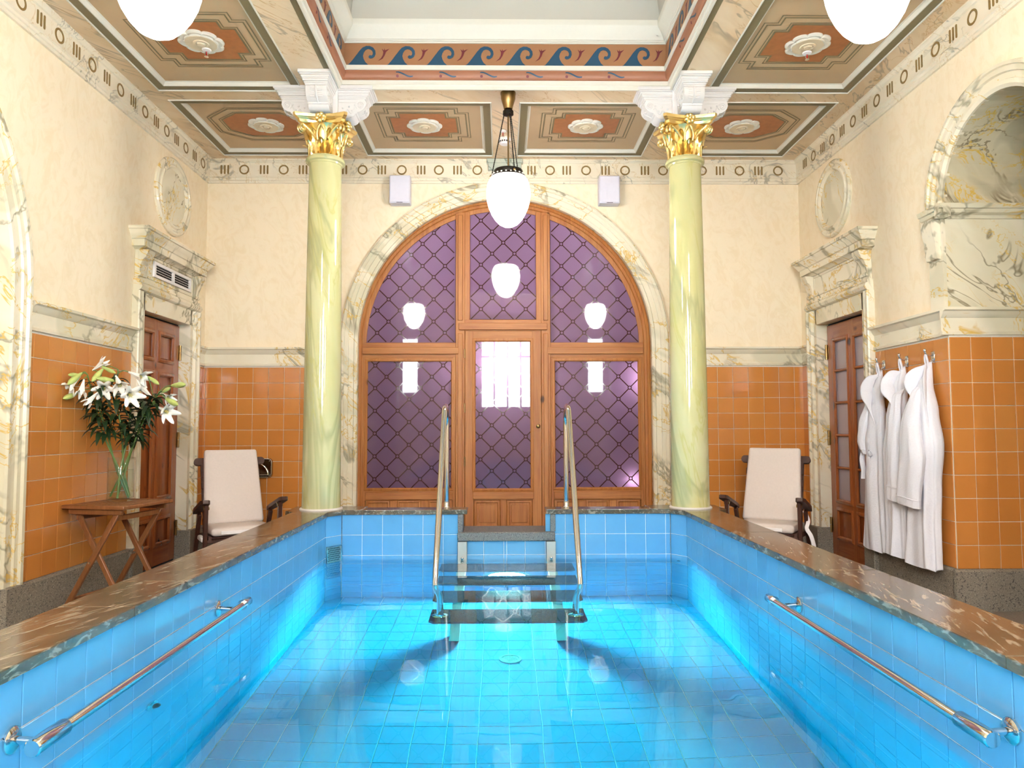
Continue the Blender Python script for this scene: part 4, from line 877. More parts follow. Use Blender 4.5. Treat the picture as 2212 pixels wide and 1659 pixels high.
sprinkler(-2.115, 5.07, zr-.03, 'small sprinkler head in the ceiling rosette above the lilies'); sprinkler(2.15, 5.07, zr-.03, 'small sprinkler head in the ceiling rosette above the bathrobes'); sprinkler(-.02, 6.47, S, 'small sprinkler head beside the smoke detector')
# medallions
for s, lab in ((-1, 'round veined marble medallion above the panelled door'), (1, 'round veined marble medallion above the frosted door')):
    t = thing('wall_medallion', lab, 'medallion', (s*XW, 6.452, 3.25), group='marble medallions')
    Mm = Matrix.Translation((s*XW, 6.452, 3.25)) @ Matrix.Rotation(-s*PI/2, 4, 'Y')
    MB().lathe([(.345, 0), (.345, .018), (.33, .03), (.31, .03), (.30, .02), (.285, .022), (.275, .034), (.26, .034), (.25, .02), (.24, .012), (.235, 0)], n=64, M=Mm, cap=False).build('moulded_rim', MARBLE, t, 30)
    MB().lathe([(.25, .001), (.245, .012), (.02, .02)], n=64, M=Mm).build('disc', MARBLE_N, t)
# air vent in the left door surround
t = thing('air_vent', 'white louvred air vent in the marble above the panelled door', 'vent', mp_left(6.42, 2.465, .03)); u0, u1, z0, z1 = 6.06, 6.78, 2.458, 2.588
m = MB()
for q in ((u0+.001, u1-.001, z0, z0+.025, .0492), (u0+.001, u1-.001, z1-.025, z1, .0492), (u0, u0+.03, z0-.0006, z1+.0006, .05), (u1-.03, u1, z0-.0006, z1+.0006, .05), (6.405, 6.435, z0+.001, z1-.001, .05)): bar(m, mp_left, q[0], q[1], q[2], q[3], .0295, q[4])
m.build('frame', PLASTIC, t)
for a, b in ((u0+.03, 6.405), (6.435, u1-.03)):
    bar(MB(), mp_left, a, b, z0+.02, z1-.02, .0305, .033, .0005).build('backing', BLACK, t)
    for k in range(3): z = z0+.042+.021*k; m = MB(); m.prism([(.032, z+.006), (.047, z-.002), (.047, z+.0015), (.032, z+.0095)], lambda o, z_, u: mp_left(u, z_, o), a, b); m.build('louvre', PLASTIC, t)
# pool jet control plate, partly behind the deck chair
t = thing('jet_control_plate', 'chrome plate with embossed arc reading MAX behind the deck chair', 'control plate', (-2.44, YB, .72)); a0, a1, b0, b1 = -2.63, -2.262, .722, .912
def rr(a0, a1, b0, b1, r, n_=6): return [(cx+r*math.cos(t_), cz+r*math.sin(t_)) for cx, cz, s0 in ((a1-r, b1-r, 0), (a0+r, b1-r, PI/2), (a0+r, b0+r, PI), (a1-r, b0+r, 3*PI/2)) for t_ in [s0+PI/2*k/n_ for k in range(n_+1)]]
m = MB(); m.loft([[(x, YB-.008-o, z) for x, z in rr(a0+i, a1-i, b0+i, b1-i, .04)] for i, o in ((0, 0), (.002, .02), (.008, .026), (.014, .02), (.02, .018))]); m.build('plate', plain('dark_chrome', (.20, .16, .12), .15, 1.), t)
cx_ = (a0+a1)/2; m = MB(); m.tube([(cx_+.145*math.cos(q), YB-.03, .752+.12*math.sin(q)) for q in [PI*k/24 for k in range(25)]], .008, 8); m.tube([(cx_-.145, YB-.03, .752), (cx_+.145, YB-.03, .752)], .006, 8); m.tube([(x, YB-.03, z) for x, z in rr(a0+.006, a1-.006, b0+.006, b1-.006, .036)], .006, 8, closed=True); m.build('embossed_rim', CHROME, t)
for x in (a0+.025, a1-.025):
    for z in (b0+.025, b1-.025): m = MB(); m.sphere((x, YB-.032, z), .007, 8); m.build('screw', CHROME, t)
fc = bpy.data.curves.new('lettering', 'FONT'); fc.body = 'MAX'; fc.size = .042; fc.extrude = .002; fc.align_x = 'RIGHT'; fc.materials.append(CHROME)
fo = bpy.data.objects.new('lettering', fc); COL.objects.link(fo); lme = bpy.data.meshes.new_from_object(fo.evaluated_get(bpy.context.evaluated_depsgraph_get())); bpy.data.objects.remove(fo)
fo = link('lettering', lme, t); fo.matrix_basis = Matrix.Translation((cx_+.058, YB-.0285, .774)) @ Matrix.Rotation(PI/2, 4, 'X')

# ------------------------------------------------------------------ pool fittings
def pool_rail(s, lab):
    x = s*1.255; y0, y1, z = 1.97, 3.605, .375
    t = thing('pool_handrail', lab, 'handrail', (s*PX, 2.8, .375), group='grab rails on the pool sides')
    MB().tube([(x, y0+.1, z), (x, y1, z)], .0165, 20).build('bar', CHROME, t)
    MB().tube([(x, y0-.0, z), (x, y0+.004, z), (x, y0+.14, z), (x, y0+.146, z)], [.02, .0235, .0235, .019], 20).build('end_sleeve', CHROME, t)
    MB().tube([(x, y1-.07, z), (x, y1-.068, z), (x, y1-.004, z), (x, y1, z)], [.017, .0205, .0205, .018], 20).build('end_sleeve', CHROME, t)
    MB().tube([(x, y1-.085, z), (x, y1-.07, z)], .024, 20).build('collar', CHROME, t)
    for y in (y0+.045, y1-.17):
        m = MB(); m.tube([(s*PX, y, z+.005), (s*(PX-.006), y, z+.005)], .036, 24); m.tube([(s*(PX-.006), y, z+.005), (s*(PX-.012), y, z+.005)], [.034, .026], 24); m.build('flange', CHROME, t)
        MB().tube([(s*(PX-.008), y, z+.005), (x, y, z)], .0105, 14).build('bracket_arm', CHROME, t)
pool_rail(-1, 'long chrome grab rail on the blue pool side below the lilies'); pool_rail(1, 'long chrome grab rail on the blue pool side below the bathrobes')
LD = thing('pool_ladder', 'pool stairs with dark treads and two tall curved chrome handrails', 'pool ladder', (0, 5.0, PB))
TREADM = speckle('dark_tread', (.035, .04, .055), (.015, .015, .02), (.22, .22, .25), 120, .25, .5)
for zt_, yf in ((.12, 5.27), (-.06, 5.03), (-.26, 4.79), (-.47, 4.55)):
    m = MB(); w_ = .485; poly = [(-w_, yf+.03), (-w_+.03, yf), (w_-.03, yf), (w_, yf+.03), (w_, yf+.27), (-w_, yf+.27)]
    m.loft([[(x, y, zt_-.035) for x, y in poly], [(x, y, zt_-.004) for x, y in poly], [(x*.992, y, zt_) for x, y in poly]]); m.build('tread', TREADM, LD)
for s in (-1, 1):
    A, B = Vector((s*.335, 5.56, .04)), Vector((s*.335, 4.70, PB+.005)); d = (B-A).normalized(); nn = d.cross(Vector((1, 0, 0))).normalized()
    m = MB(); P = [A+nn*.075, A-nn*.075, B-nn*.075, B+nn*.075]; m.loft([[p+Vector((-.032, 0, 0)) for p in P], [p+Vector((.032, 0, 0)) for p in P]]); m.build('stringer', STEEL, LD)
    m = MB(); m.cbox(s*.335-.036, s*.335+.036, 5.60, 5.632, -.1, .345, .003); m.build('post', STEEL, LD)
    m = MB(); m.sphere((s*.335, 5.596, .222), .012, 12); m.build('bolt', CHROME, LD)
    x = s*.462
    path = [(x, 5.72, .583), (x, 5.72, .9), (x, 5.72, 1.14)]
    path += [(x, 5.575+.145*math.cos(q), 1.215+.148*math.sin(q)) for q in [-.1+2.45*k/14 for k in range(15)]]
    yl, zl = path[-1][1], path[-1][2]
    path += [(x, lerp(yl, 4.74, k/8), lerp(zl, .215, k/8)) for k in range(1, 9)]
    path += [(x*.985, 4.70, .14), (x*.955, 4.69, .05), (x*.93, 4.685, -.05), (x*.92, 4.68, -.25), (x*.92, 4.68, -.46)]
    hr = MB().tube(path, .0205, 20).build('handrail', CHROME, LD)
    MB().lathe([(.02, .583), (.042, .583), (.042, .587), (.028, .591), (.0225, .60), (.0225, .64), (.02, .642)], (x, 5.72, 0), 24).build('flange', CHROME, hr)
    MB().lathe([(.02, -.47), (.05, -.47), (.05, -.464), (.03, -.458), (.022, -.44)], (x*.92, 4.68, 0), 24).build('foot_flange', CHROME, hr)
# underwater lamps; the two side ones are unseen fill added for the near water
def pool_lamp(x, y, z, nv, mat, r, lab):
    t = thing('pool_lamp', lab, 'pool lamp', (x, y, z), group='underwater lamps'); M = Matrix.Translation((x, y, z)) @ Vector(nv).to_track_quat('Z', 'Y').to_matrix().to_4x4()
    MB().lathe([(r+.03, 0), (r+.03, .012), (r, .02), (r-.005, .012)], n=32, M=M, cap=False).build('rim', STEEL, t); MB().lathe([(r, .004), (r*.98, .013), (.01, .018)], n=32, M=M).build('lens', mat, t)
pool_lamp(0, PY-.001, -.40, (0, -1, 0), POOLL, .15, 'bright round underwater lamp behind the pool stairs')
pool_lamp(-PX+.001, 1.35, -.08, (1, 0, 0), POOL_FILL, .12, 'unseen added underwater fill lamp in the pool side under the lilies'); pool_lamp(PX-.001, 1.35, -.08, (-1, 0, 0), POOL_FILL, .12, 'unseen added underwater fill lamp in the pool side under the bathrobes')
# overflow grille in the cut corner
t = thing('overflow_grille', 'perforated steel overflow grille in the cut pool corner', 'grille', (-1.292, 5.565, .18)); d = Vector((PX-CHX, PY-CHY, 0)).normalized(); nn = Vector((d.y, -d.x, 0)); O = Vector((-PX, CHY, 0))
mpg = lambda u, z, o: O+d*u+nn*o+Vector((0, 0, z))
m = MB(); m.prism([(.012, .18), (.148, .18), (.148, .322), (.012, .322)], lambda u, z, o: mpg(u, z, o), 0, .006); m.build('plate', STEEL, t)
for r_ in range(9):
    for k in range(8):
        u, z = .024+.0145*k+(.00725 if r_ % 2 else 0), .192+.0145*r_
        if u < .14: MB().prism([(u+.0052*math.cos(q), z+.0052*math.sin(q)) for q in [2*PI*i/8 for i in range(8)]], lambda a, b, o: mpg(a, b, o), .0055, .0064).build('hole', BLACK, t, None)
m = MB()
for q in ((.006, .152, .176, .184), (.006, .152, .318, .326), (.006, .014, .18, .322), (.146, .154, .18, .322)): m.prism([(q[0], q[2]), (q[1], q[2]), (q[1], q[3]), (q[0], q[3])], lambda u, z, o: mpg(u, z, o), 0, .009)
m.build('frame', CHROME, t)
# drain, inlets
t = thing('floor_drain', 'white round drain on the pool floor in front of the stairs', 'drain', (.01, 4.42, PB)); MB().lathe([(.065, 0), (.065, .008), (.05, .012), (.048, .006), (.01, .008)], (.01, 4.42, PB), 32).build('ring', PLASTIC, t)
m = MB()
for k in range(4): m.box(-.03, .03, -.03+.018*k, -.022+.018*k, .006, .010, Matrix.Translation((.01, 4.42, PB)) @ Matrix.Rotation(.5, 4, 'Z'))
m.build('slots', STEEL, t)
t = thing('water_inlet', 'round chrome water inlet just under water on the lily side', 'inlet', (-PX, 2.80, .12)); Mi = Matrix.Translation((-PX, 2.80, .12)) @ Matrix.Rotation(PI/2, 4, 'Y')
MB().lathe([(.038, 0), (.038, .008), (.03, .016), (.02, .018)], n=24, M=Mi).build('rim', CHROME, t); m = MB(); m.sphere((-PX+.018, 2.80, .12), .02, 14); m.build('nozzle', DARKM, t)
t = thing('water_inlet', 'small dark inlet at the water line in the cut corner without grille', 'inlet', (1.29, 5.56, .16)); m = MB(); m.sphere((1.29, 5.56, .165), .016, 12, (1, 1, .5)); m.build('nozzle', DARKM, t)

# ------------------------------------------------------------------ deck chairs
def rbox(mb, x0, x1, y0, y1, z0, z1, r, M=None, seg=3, bulge=0., n=6):
    bm = bmesh.new(); bmesh.ops.create_cube(bm, size=1)
    for q in bm.verts: q.co = Vector(((x0+x1)/2+q.co.x*(x1-x0), (y0+y1)/2+q.co.y*(y1-y0), (z0+z1)/2+q.co.z*(z1-z0)))
    bmesh.ops.bevel(bm, geom=bm.edges[:], offset=r, segments=seg, affect='EDGES', profile=.5)
    bmesh.ops.subdivide_edges(bm, edges=[e for e in bm.edges if e.calc_length() > .08], cuts=n, use_grid_fill=True)
    for q in bm.verts:
        tx = (q.co.x-x0)/(x1-x0)*2-1; ty = (q.co.y-y0)/(y1-y0)*2-1; tz = (q.co.z-z0)/(z1-z0)*2-1
        q.co.z += bulge*(1-tx*tx)*(1-ty*ty)*(1 if tz > 0 else 0)+.0025*math.sin(q.co.y*46+q.co.x*9)*(1 if tz > .5 else 0)
    bm.verts.index_update(); mb.add([(M @ q.co if M is not None else q.co.copy()) for q in bm.verts], [[q.index for q in f.verts] for f in bm.faces]); bm.free(); return mb
def plank(A, B, wd, th, side=Vector((1, 0, 0)), c=.004):
    A, B = Vector(A), Vector(B); y = (B-A); L = y.length; y.normalize(); x = (side-y*side.dot(y)).normalized(); z = x.cross(y)
    M = Matrix(((x.x, y.x, z.x, A.x), (x.y, y.y, z.y, A.y), (x.z, y.z, z.z, A.z), (0, 0, 0, 1))); return MB().cbox(-wd/2, wd/2, 0, L, -th/2, th/2, c, M)
def deck_chair(loc, rot, lab, tie):
    ch = thing('deck_chair', lab, 'deck chair', loc, rot, 'reclining wooden deck chairs', local=True)
    rec_ = math.radians(22); by, bz = .40, .405; up = Vector((0, math.sin(rec_), math.cos(rec_))); nb_ = Vector((0, -math.cos(rec_), math.sin(rec_)))
    Mb = Matrix(((1, 0, 0, 0), (0, up.y, nb_.y, by), (0, up.z, nb_.z, bz), (0, 0, 0, 1)))
    m = rbox(MB(), -.228, .228, -.02, .64, 0, .062, .022, Mb, 3, .012)
    m.v = [((x*(1.06-.16*(z-.4)), y, z)) for x, y, z in m.v]; m.build('back_cushion', CUSHION, ch, 60)
    m = rbox(MB(), -.238, .238, -.03, .43, .345, .412, .026, Matrix.Rotation(-.03, 4, 'X'), 3, .012); sc_ = m.build('seat_cushion', CUSHION, ch, 60)
    m = MB(); m.cbox(-.17, .15, -.034, -.026, .360, .388, .002); m.build('cushion_band', CUSHW, sc_)
    for s in (-1, 1):
        a = Vector((s*.228, by-.05, bz-.12))-nb_*.032; plank(a, a+up*.70, .026, .04).build('back_rail', TEAK, ch)
        plank((s*.25, -.02, .325), (s*.25, .47, .30), .028, .05).build('seat_rail', TEAK, ch)
        plank((s*.285, .015, 0), (s*.285, -.03, .60), .03, .045).build('front_leg', TEAK, ch)
        plank((s*.285, .60, 0), (s*.285, .30, .50), .03, .045).build('rear_leg', TEAK, ch)
        A, B = Vector((s*.30, -.11, .632)), Vector((s*.30, .42, .50)); y = (B-A); L_ = y.length; y.normalize(); x = Vector((1, 0, 0)); z = x.cross(y)
        M = Matrix(((x.x, y.x, z.x, A.x), (x.y, y.y, z.y, A.y), (x.z, y.z, z.z, A.z), (0, 0, 0, 1))); m = MB()
        poly = [(-.02, 0), (.02, 0), (.036, .03), (.036, L_*.75), (.022, L_), (-.022, L_), (-.036, L_*.75), (-.036, .03)]; m.prism(poly, lambda a_, b_, t_: M @ Vector((a_, b_, t_)), -.014, .014); m.build('armrest', TEAK, ch, 30)
        m = MB(); m.tube([(s*.262, -.032, .572), (s*.304, -.032, .572)], .012, 12); m.tube([(s*.262, .0, .585), (s*.304, .0, .585)], .009, 10); m.build('brass_fitting', BRASS, ch)
    m = MB(); a = Vector((0, by, bz))+up*.555-nb_*.024; pl = [(.30*math.copysign(1, q[0])*0+q[0], q[1]) for q in rr(-.295, .295, -.032, .032, .03)]
    m.prism(pl, lambda u, v, t_: a+Vector((u, 0, 0))+up*v+nb_*t_, -.016, .014); m.build('head_rail', TEAK, ch, 30)
    for k in range(5): a = Vector((0, by, bz))+up*(.02+.105*k)-nb_*.012; plank(a-Vector((.245, 0, 0)), a+Vector((.245, 0, 0)), .06, .012, up).build('back_slat', TEAK, ch)
    for k in range(5): plank((-.24, .02+.09*k, .335), (.24, .02+.09*k, .335), .06, .012, Vector((0, 1, 0))).build('seat_slat', TEAK, ch)
    plank((-.28, .0, .31), (.28, .0, .31), .03, .04, Vector((0, 0, 1))).build('front_bar', TEAK, ch); plank((-.28, .015, .15), (.28, .015, .15), .03, .04, Vector((0, 0, 1))).build('stretcher', TEAK, ch); plank((-.28, .52, .14), (.28, .52, .14), .03, .04, Vector((0, 0, 1))).build('stretcher', TEAK, ch)
    m = MB(); m.tube([(-.16, -.03, .285), (-.12, -.03, .285)], .012, 12); m.build('brass_fitting', BRASS, ch)
    if tie:
        pts = bez([(.27, .35, .50), (.30, .33, .42), (.295, .28, .36), (.33, .26, .30), (.35, .27, .2), (.34, .26, .13)], 6); m = MB(); m.tube(pts, .016, 8, flat=(1, .25)); m.build('tie_strap', CUSHW, ch)
    else:
        m = rbox(MB(), -.33, -.22, .12, .34, .25, .29, .014, Matrix.Rotation(.12, 4, 'Y')); m.build('cushion_flap', CUSHW, ch, 60)
    return ch
deck_chair((-2.13, 6.03, 0), math.radians(30), 'cream cushioned wooden deck chair in front of the chrome MAX plate', False)
deck_chair((2.10, 6.03, 0), math.radians(-30), 'cream cushioned wooden deck chair with loose tie strap by the frosted door', True)

# ------------------------------------------------------------------ folding table, vase, lilies
TB = thing('folding_table', 'small folding teak table with crossed legs holding the lilies', 'table', (-2.66, 5.12, 0), math.radians(-12), local=True)
m = MB(); hx, hy, zt_ = .235, .25, .70
for q in ((-hx, hx, -hy, -hy+.045, 0), (-hx, hx, hy-.045, hy, 0), (-hx+.001, -hx+.045, -hy+.001, hy-.001, .0008), (hx-.045, hx-.001, -hy+.001, hy-.001, .0008)): m.cbox(q[0], q[1], q[2], q[3], zt_-.026+q[4], zt_-q[4], .005)
m.build('top_frame', TEAK_T, TB)
for k in range(9): x = -.168+.042*k; m = MB(); m.cbox(x-.016, x+.016, -hy+.04, hy-.04, zt_-.02, zt_-.003, .003); m.build('top_slat', TEAK_T, TB)
for k in range(9): y = -.18+.045*k; m = MB(); m.cbox(-hx+.04, hx-.04, y-.012, y+.012, zt_-.024, zt_-.009, .002); m.build('cross_slat', TEAK_T, TB)
for s in (-1, 1):
    m = MB(); m.cbox(-.2, .2, s*.215-.012, s*.215+.012, zt_-.062, zt_-.027, .004); m.build('apron', TEAK_T, TB)
    plank((-.22, s*.212, 0.003), (.16, s*.212, zt_-.055), .036, .022, Vector((0, 0, 1)).cross(Vector((0, 1, 0)))).build('leg', TEAK_T, TB)
    plank((.22, s*.186, 0.003), (-.16, s*.186, zt_-.055), .036, .022, Vector((0, 0, 1)).cross(Vector((0, 1, 0)))).build('leg', TEAK_T, TB)
    m = MB(); m.tube([(-.03, s*.165, .325), (-.03, s*.23, .325)], .007, 10); m.build('pivot_bolt', STEEL, TB)
for x in (-.2, .2): m = MB(); m.cbox(x-.012, x+.012, -.2, .2, .05, .085, .004); m.build('stretcher', TEAK_T, TB)
for x in (-.15, .15): m = MB(); m.cbox(x-.012, x+.012, -.2, .2, zt_-.1, zt_-.066, .004); m.build('stretcher', TEAK_T, TB)
VX, VY = -2.70, 5.21
t = thing('glass_vase', 'clear glass cylinder vase on the folding table', 'vase', (VX, VY, .70))
MB().lathe([(.005, .7005), (.084, .7005), (.088, .706), (.088, 1.0), (.0865, 1.002), (.084, 1.0), (.084, .722), (.07, .718), (.005, .718)], (VX, VY, 0), 48).build('glass', VASEG, t, 40)
MB().lathe([(.005, .719), (.082, .721), (.0835, .915), (.005, .915)], (VX, VY, 0), 40).build('vase_water', thin_glass('vase_water', (.93, .97, .93)), t, 40)
def flower_mesh(L, R_, opening, name='flower'):
    mb = MB(); nt_, n = 12, 48; rows = []
    for i in range(nt_+1):
        t_ = i/nt_; row = []
        for k in range(n):
            a = 2*PI*k/n; pe = .5+.5*math.cos(3*a*2); tip = max(0, t_-.55)/.45
            r = .006+.027*t_**1.2+R_*max(0, t_-.5)**2*4.*opening*(.3+.7*pe)+.0035*math.cos(6*a)*t_
            zz = L*t_*(1-.34*tip*(1-pe)**.8)-L*.16*opening*max(0, t_-.8)*5*pe*.4
            row.append((r*math.cos(a), r*math.sin(a), zz))
        rows.append(row)
    mb.loft(rows, False); o = mb.build(name, PETAL, None, 80, False); me = o.data; bpy.data.objects.remove(o); return me
FLO = [flower_mesh(.145, .042, 1.), flower_mesh(.15, .034, .8), flower_mesh(.15, .016, .5)]
o = MB(); o.tube([(0, 0, .03), (0, 0, .105)], .002, 6)
for k in range(6): a = 2*PI*k/6; o.tube([(0, 0, .03), (.010*math.cos(a), .010*math.sin(a), .09)], .001, 5); o.sphere((.010*math.cos(a), .010*math.sin(a), .092), .003, 6, (1, 1, 1.8))
o = o.build('stamens', STAMEN); STM = o.data; bpy.data.objects.remove(o)
o = MB().tube([(0, 0, 0), (0, 0, .01), (0, 0, .04), (0, 0, .075), (0, 0, .105), (0, 0, .125), (0, 0, .135)], [.004, .008, .014, .0185, .016, .008, .001], 12).build('bud', BUDG); BDM = o.data; bpy.data.objects.remove(o)
def leaf_blade(L, wd, droop):
    mb = MB(); n = 8; a, b = [], []
    rows = []
    for i in range(n+1):
        t_ = i/n; ww = wd*math.sin(PI*min(.999, .12+t_*.88))**.8; y = L*t_*(1-.15*t_); z = L*(.42*t_-droop*t_*t_)
        rows.append([(-ww, y, z+ww*.5), (0, y, z), (ww, y, z+ww*.5)])
    mb.loft(rows, False, False); o_ = mb.build('leaf', LEAFG, None, 80, False); me = o_.data; bpy.data.objects.remove(o_); return me
LVS = [leaf_blade(.14, .0165, .75), leaf_blade(.12, .018, 1.0), leaf_blade(.15, .015, .6)]
def aim(A, B, scale=1.):
    A, B = Vector(A), Vector(B); return Matrix.Translation(A) @ (B-A).to_track_quat('Z', 'Y').to_matrix().to_4x4() @ Matrix.Scale(scale, 4)
ST = [[(-2.635, 5.2, .731), (-2.699, 5.2, .893), (-2.795, 5.15, 1.153), (-2.835, 5.1, 1.368), (-2.85, 5.02, 1.571)],
      [(-2.66, 5.24, .72), (-2.738, 5.22, .92), (-2.776, 5.15, 1.18), (-2.808, 5.1, 1.355), (-2.79, 5.08, 1.562)],
      [(-2.67, 5.27, .728), (-2.703, 5.25, .917), (-2.701, 5.2, 1.193), (-2.731, 5.18, 1.398), (-2.727, 5.18, 1.617)],
      [(-2.766, 5.2, .731), (-2.686, 5.2, .907), (-2.598, 5.2, 1.138), (-2.508, 5.2, 1.35), (-2.436, 5.2, 1.467)],
      [(-2.69, 5.15, .723), (-2.70, 5.2, .921), (-2.678, 5.25, 1.158), (-2.663, 5.25, 1.359), (-2.60, 5.25, 1.42)],
      [(-2.739, 5.24, .719), (-2.683, 5.24, .917), (-2.62, 5.22, 1.104), (-2.541, 5.2, 1.302), (-2.475, 5.2, 1.384)]]
FL = [(0, (-2.876, 4.98, 1.555), (-2.93, 4.90, 1.45), 1), (0, (-2.861, 5.0, 1.534), (-2.855, 4.95, 1.41), 2), (0, (-2.78, 5.03, 1.45), (-2.84, 4.98, 1.36), 2), (1, (-2.80, 5.14, 1.505), (-2.738, 5.02, 1.458), 0),
      (2, (-2.71, 5.12, 1.567), (-2.62, 5.04, 1.455), 1), (2, (-2.634, 5.10, 1.45), (-2.497, 4.98, 1.41), 0), (2, (-2.662, 5.2, 1.60), (-2.50, 5.17, 1.535), 1), (4, (-2.517, 5.25, 1.421), (-2.595, 5.2, 1.515), 1),
      (5, (-2.451, 5.2, 1.35), (-2.32, 5.13, 1.30), 0), (3, (-2.486, 5.3, 1.458), (-2.42, 5.28, 1.422), 1), (1, (-2.86, 5.1, 1.604), (-2.80, 5.1, 1.65), 2), (4, (-2.80, 5.25, 1.512), (-2.73, 5.2, 1.467), 1)]
BD = [(0, (-2.875, 5.0, 1.58), (-2.90, 4.88, 1.493)), (1, (-2.788, 5.1, 1.616), (-2.808, 5.0, 1.52)), (1, (-2.707, 5.12, 1.531), (-2.779, 5.0, 1.543)), (3, (-2.362, 5.2, 1.504), (-2.19, 5.1, 1.507)), (3, (-2.399, 5.2, 1.412), (-2.247, 5.1, 1.352)),
      (0, (-2.90, 5.0, 1.441), (-2.92, 4.87, 1.40)), (0, (-2.89, 5.0, 1.567), (-2.91, 4.9, 1.56)), (2, (-2.80, 5.1, 1.631), (-2.73, 5.12, 1.595)), (5, (-2.528, 5.2, 1.57), (-2.438, 5.18, 1.51)), (3, (-2.429, 5.2, 1.453), (-2.357, 5.16, 1.485))]
LL = ['lily stem with three white trumpets leaning furthest towards the arch', 'lily stem with drooping pale buds beside the leftmost trumpets', 'tallest lily stem rising upright from the middle of the vase', 'lily stem leaning out over the door with three green buds', 'lily stem at the back with trumpets facing up', 'lily stem with one low white trumpet by the door hinge']
for i, pts in enumerate(ST):
    t = thing('lily_stem', LL[i], 'lily', (VX, VY, .73), group='white lilies in the vase'); P = bez(pts, 8)
    MB().tube(P, [.0072-.0028*k/len(P) for k in range(len(P))], 8).build('stem', STEMG, t)
    n = 0; k = int(len(P)*.46)
    while k < len(P)-2:
        for q in range(2):
            n += 1; a = n*2.4+i; sc_ = RND.uniform(.8, 1.25)*(1 if k < len(P)*.85 else .7)
            M = Matrix.Translation(P[k].lerp(P[k+1], q/2)) @ Matrix.Rotation(a, 4, 'Z') @ Matrix.Rotation(RND.uniform(-.3, .25), 4, 'X') @ Matrix.Scale(sc_, 4)
            tipx = (M @ Vector((0, .1, 0))).x
            if tipx < -2.93: continue
            link('leaf', LVS[n % 3], t, None, M)
        k += 1
    for j, A, B, kd in FL:
        if j != i: continue
        L_ = (Vector(B)-Vector(A)).length; f = link('flower', FLO[kd], t, None, aim(A, B, max(.85, min(1.1, L_/.145)))); link('stamens', STM, f)
        near = min(P[len(P)//2:], key=lambda q: (q-Vector(A)).length)
        MB().tube(bez([near, near.lerp(Vector(A), .5)+Vector((0, 0, .015)), A], 4), .0035, 6).build('flower_stalk', STEMG, t)
    for j, A, B in BD:
        if j != i: continue
        L_ = (Vector(B)-Vector(A)).length; link('bud', BDM, t, None, aim(A, B, max(.75, min(1.15, L_/.135))))
        near = min(P[len(P)//2:], key=lambda q: (q-Vector(A)).length); MB().tube(bez([near, near.lerp(Vector(A), .5)+Vector((0, 0, .012)), A], 4), .003, 6).build('flower_stalk', STEMG, t)

# ------------------------------------------------------------------ hooks and bathrobes
def hook(y, lab):
    t = thing('wall_hook', lab, 'hook', (XW, y, 1.66), group='chrome robe hooks')
    m = MB(); m.cbox(XW-.016, XW-.006, y-.02, y+.02, 1.64, 1.72, .006); m.build('back_plate', CHROME, t)
    m = MB(); m.tube(bez([(XW-.014, y, 1.70), (XW-.04, y, 1.695), (XW-.06, y, 1.705), (XW-.066, y, 1.725)], 5), .0075, 10); m.sphere((XW-.066, y, 1.727), .012, 10); m.build('peg', CHROME, t)
    m = MB(); m.tube(bez([(XW-.014, y, 1.665), (XW-.035, y, 1.65), (XW-.05, y, 1.655), (XW-.054, y, 1.672)], 5), .0065, 10); m.build('peg', CHROME, t)
hook(5.014, 'chrome hook carrying the robe nearest the niche'); hook(5.344, 'chrome hook carrying the middle robe'); hook(5.67, 'chrome hook carrying the robe nearest the frosted door')
def interp(tab, z):
    for a, b in zip(tab, tab[1:]):
        if a[0] >= z >= b[0]:
            t_ = (a[0]-z)/(a[0]-b[0]); t_ = t_*t_*(3-2*t_); return [lerp(p, q, t_) for p, q in zip(a[1:], b[1:])]
    return list(tab[-1][1:])
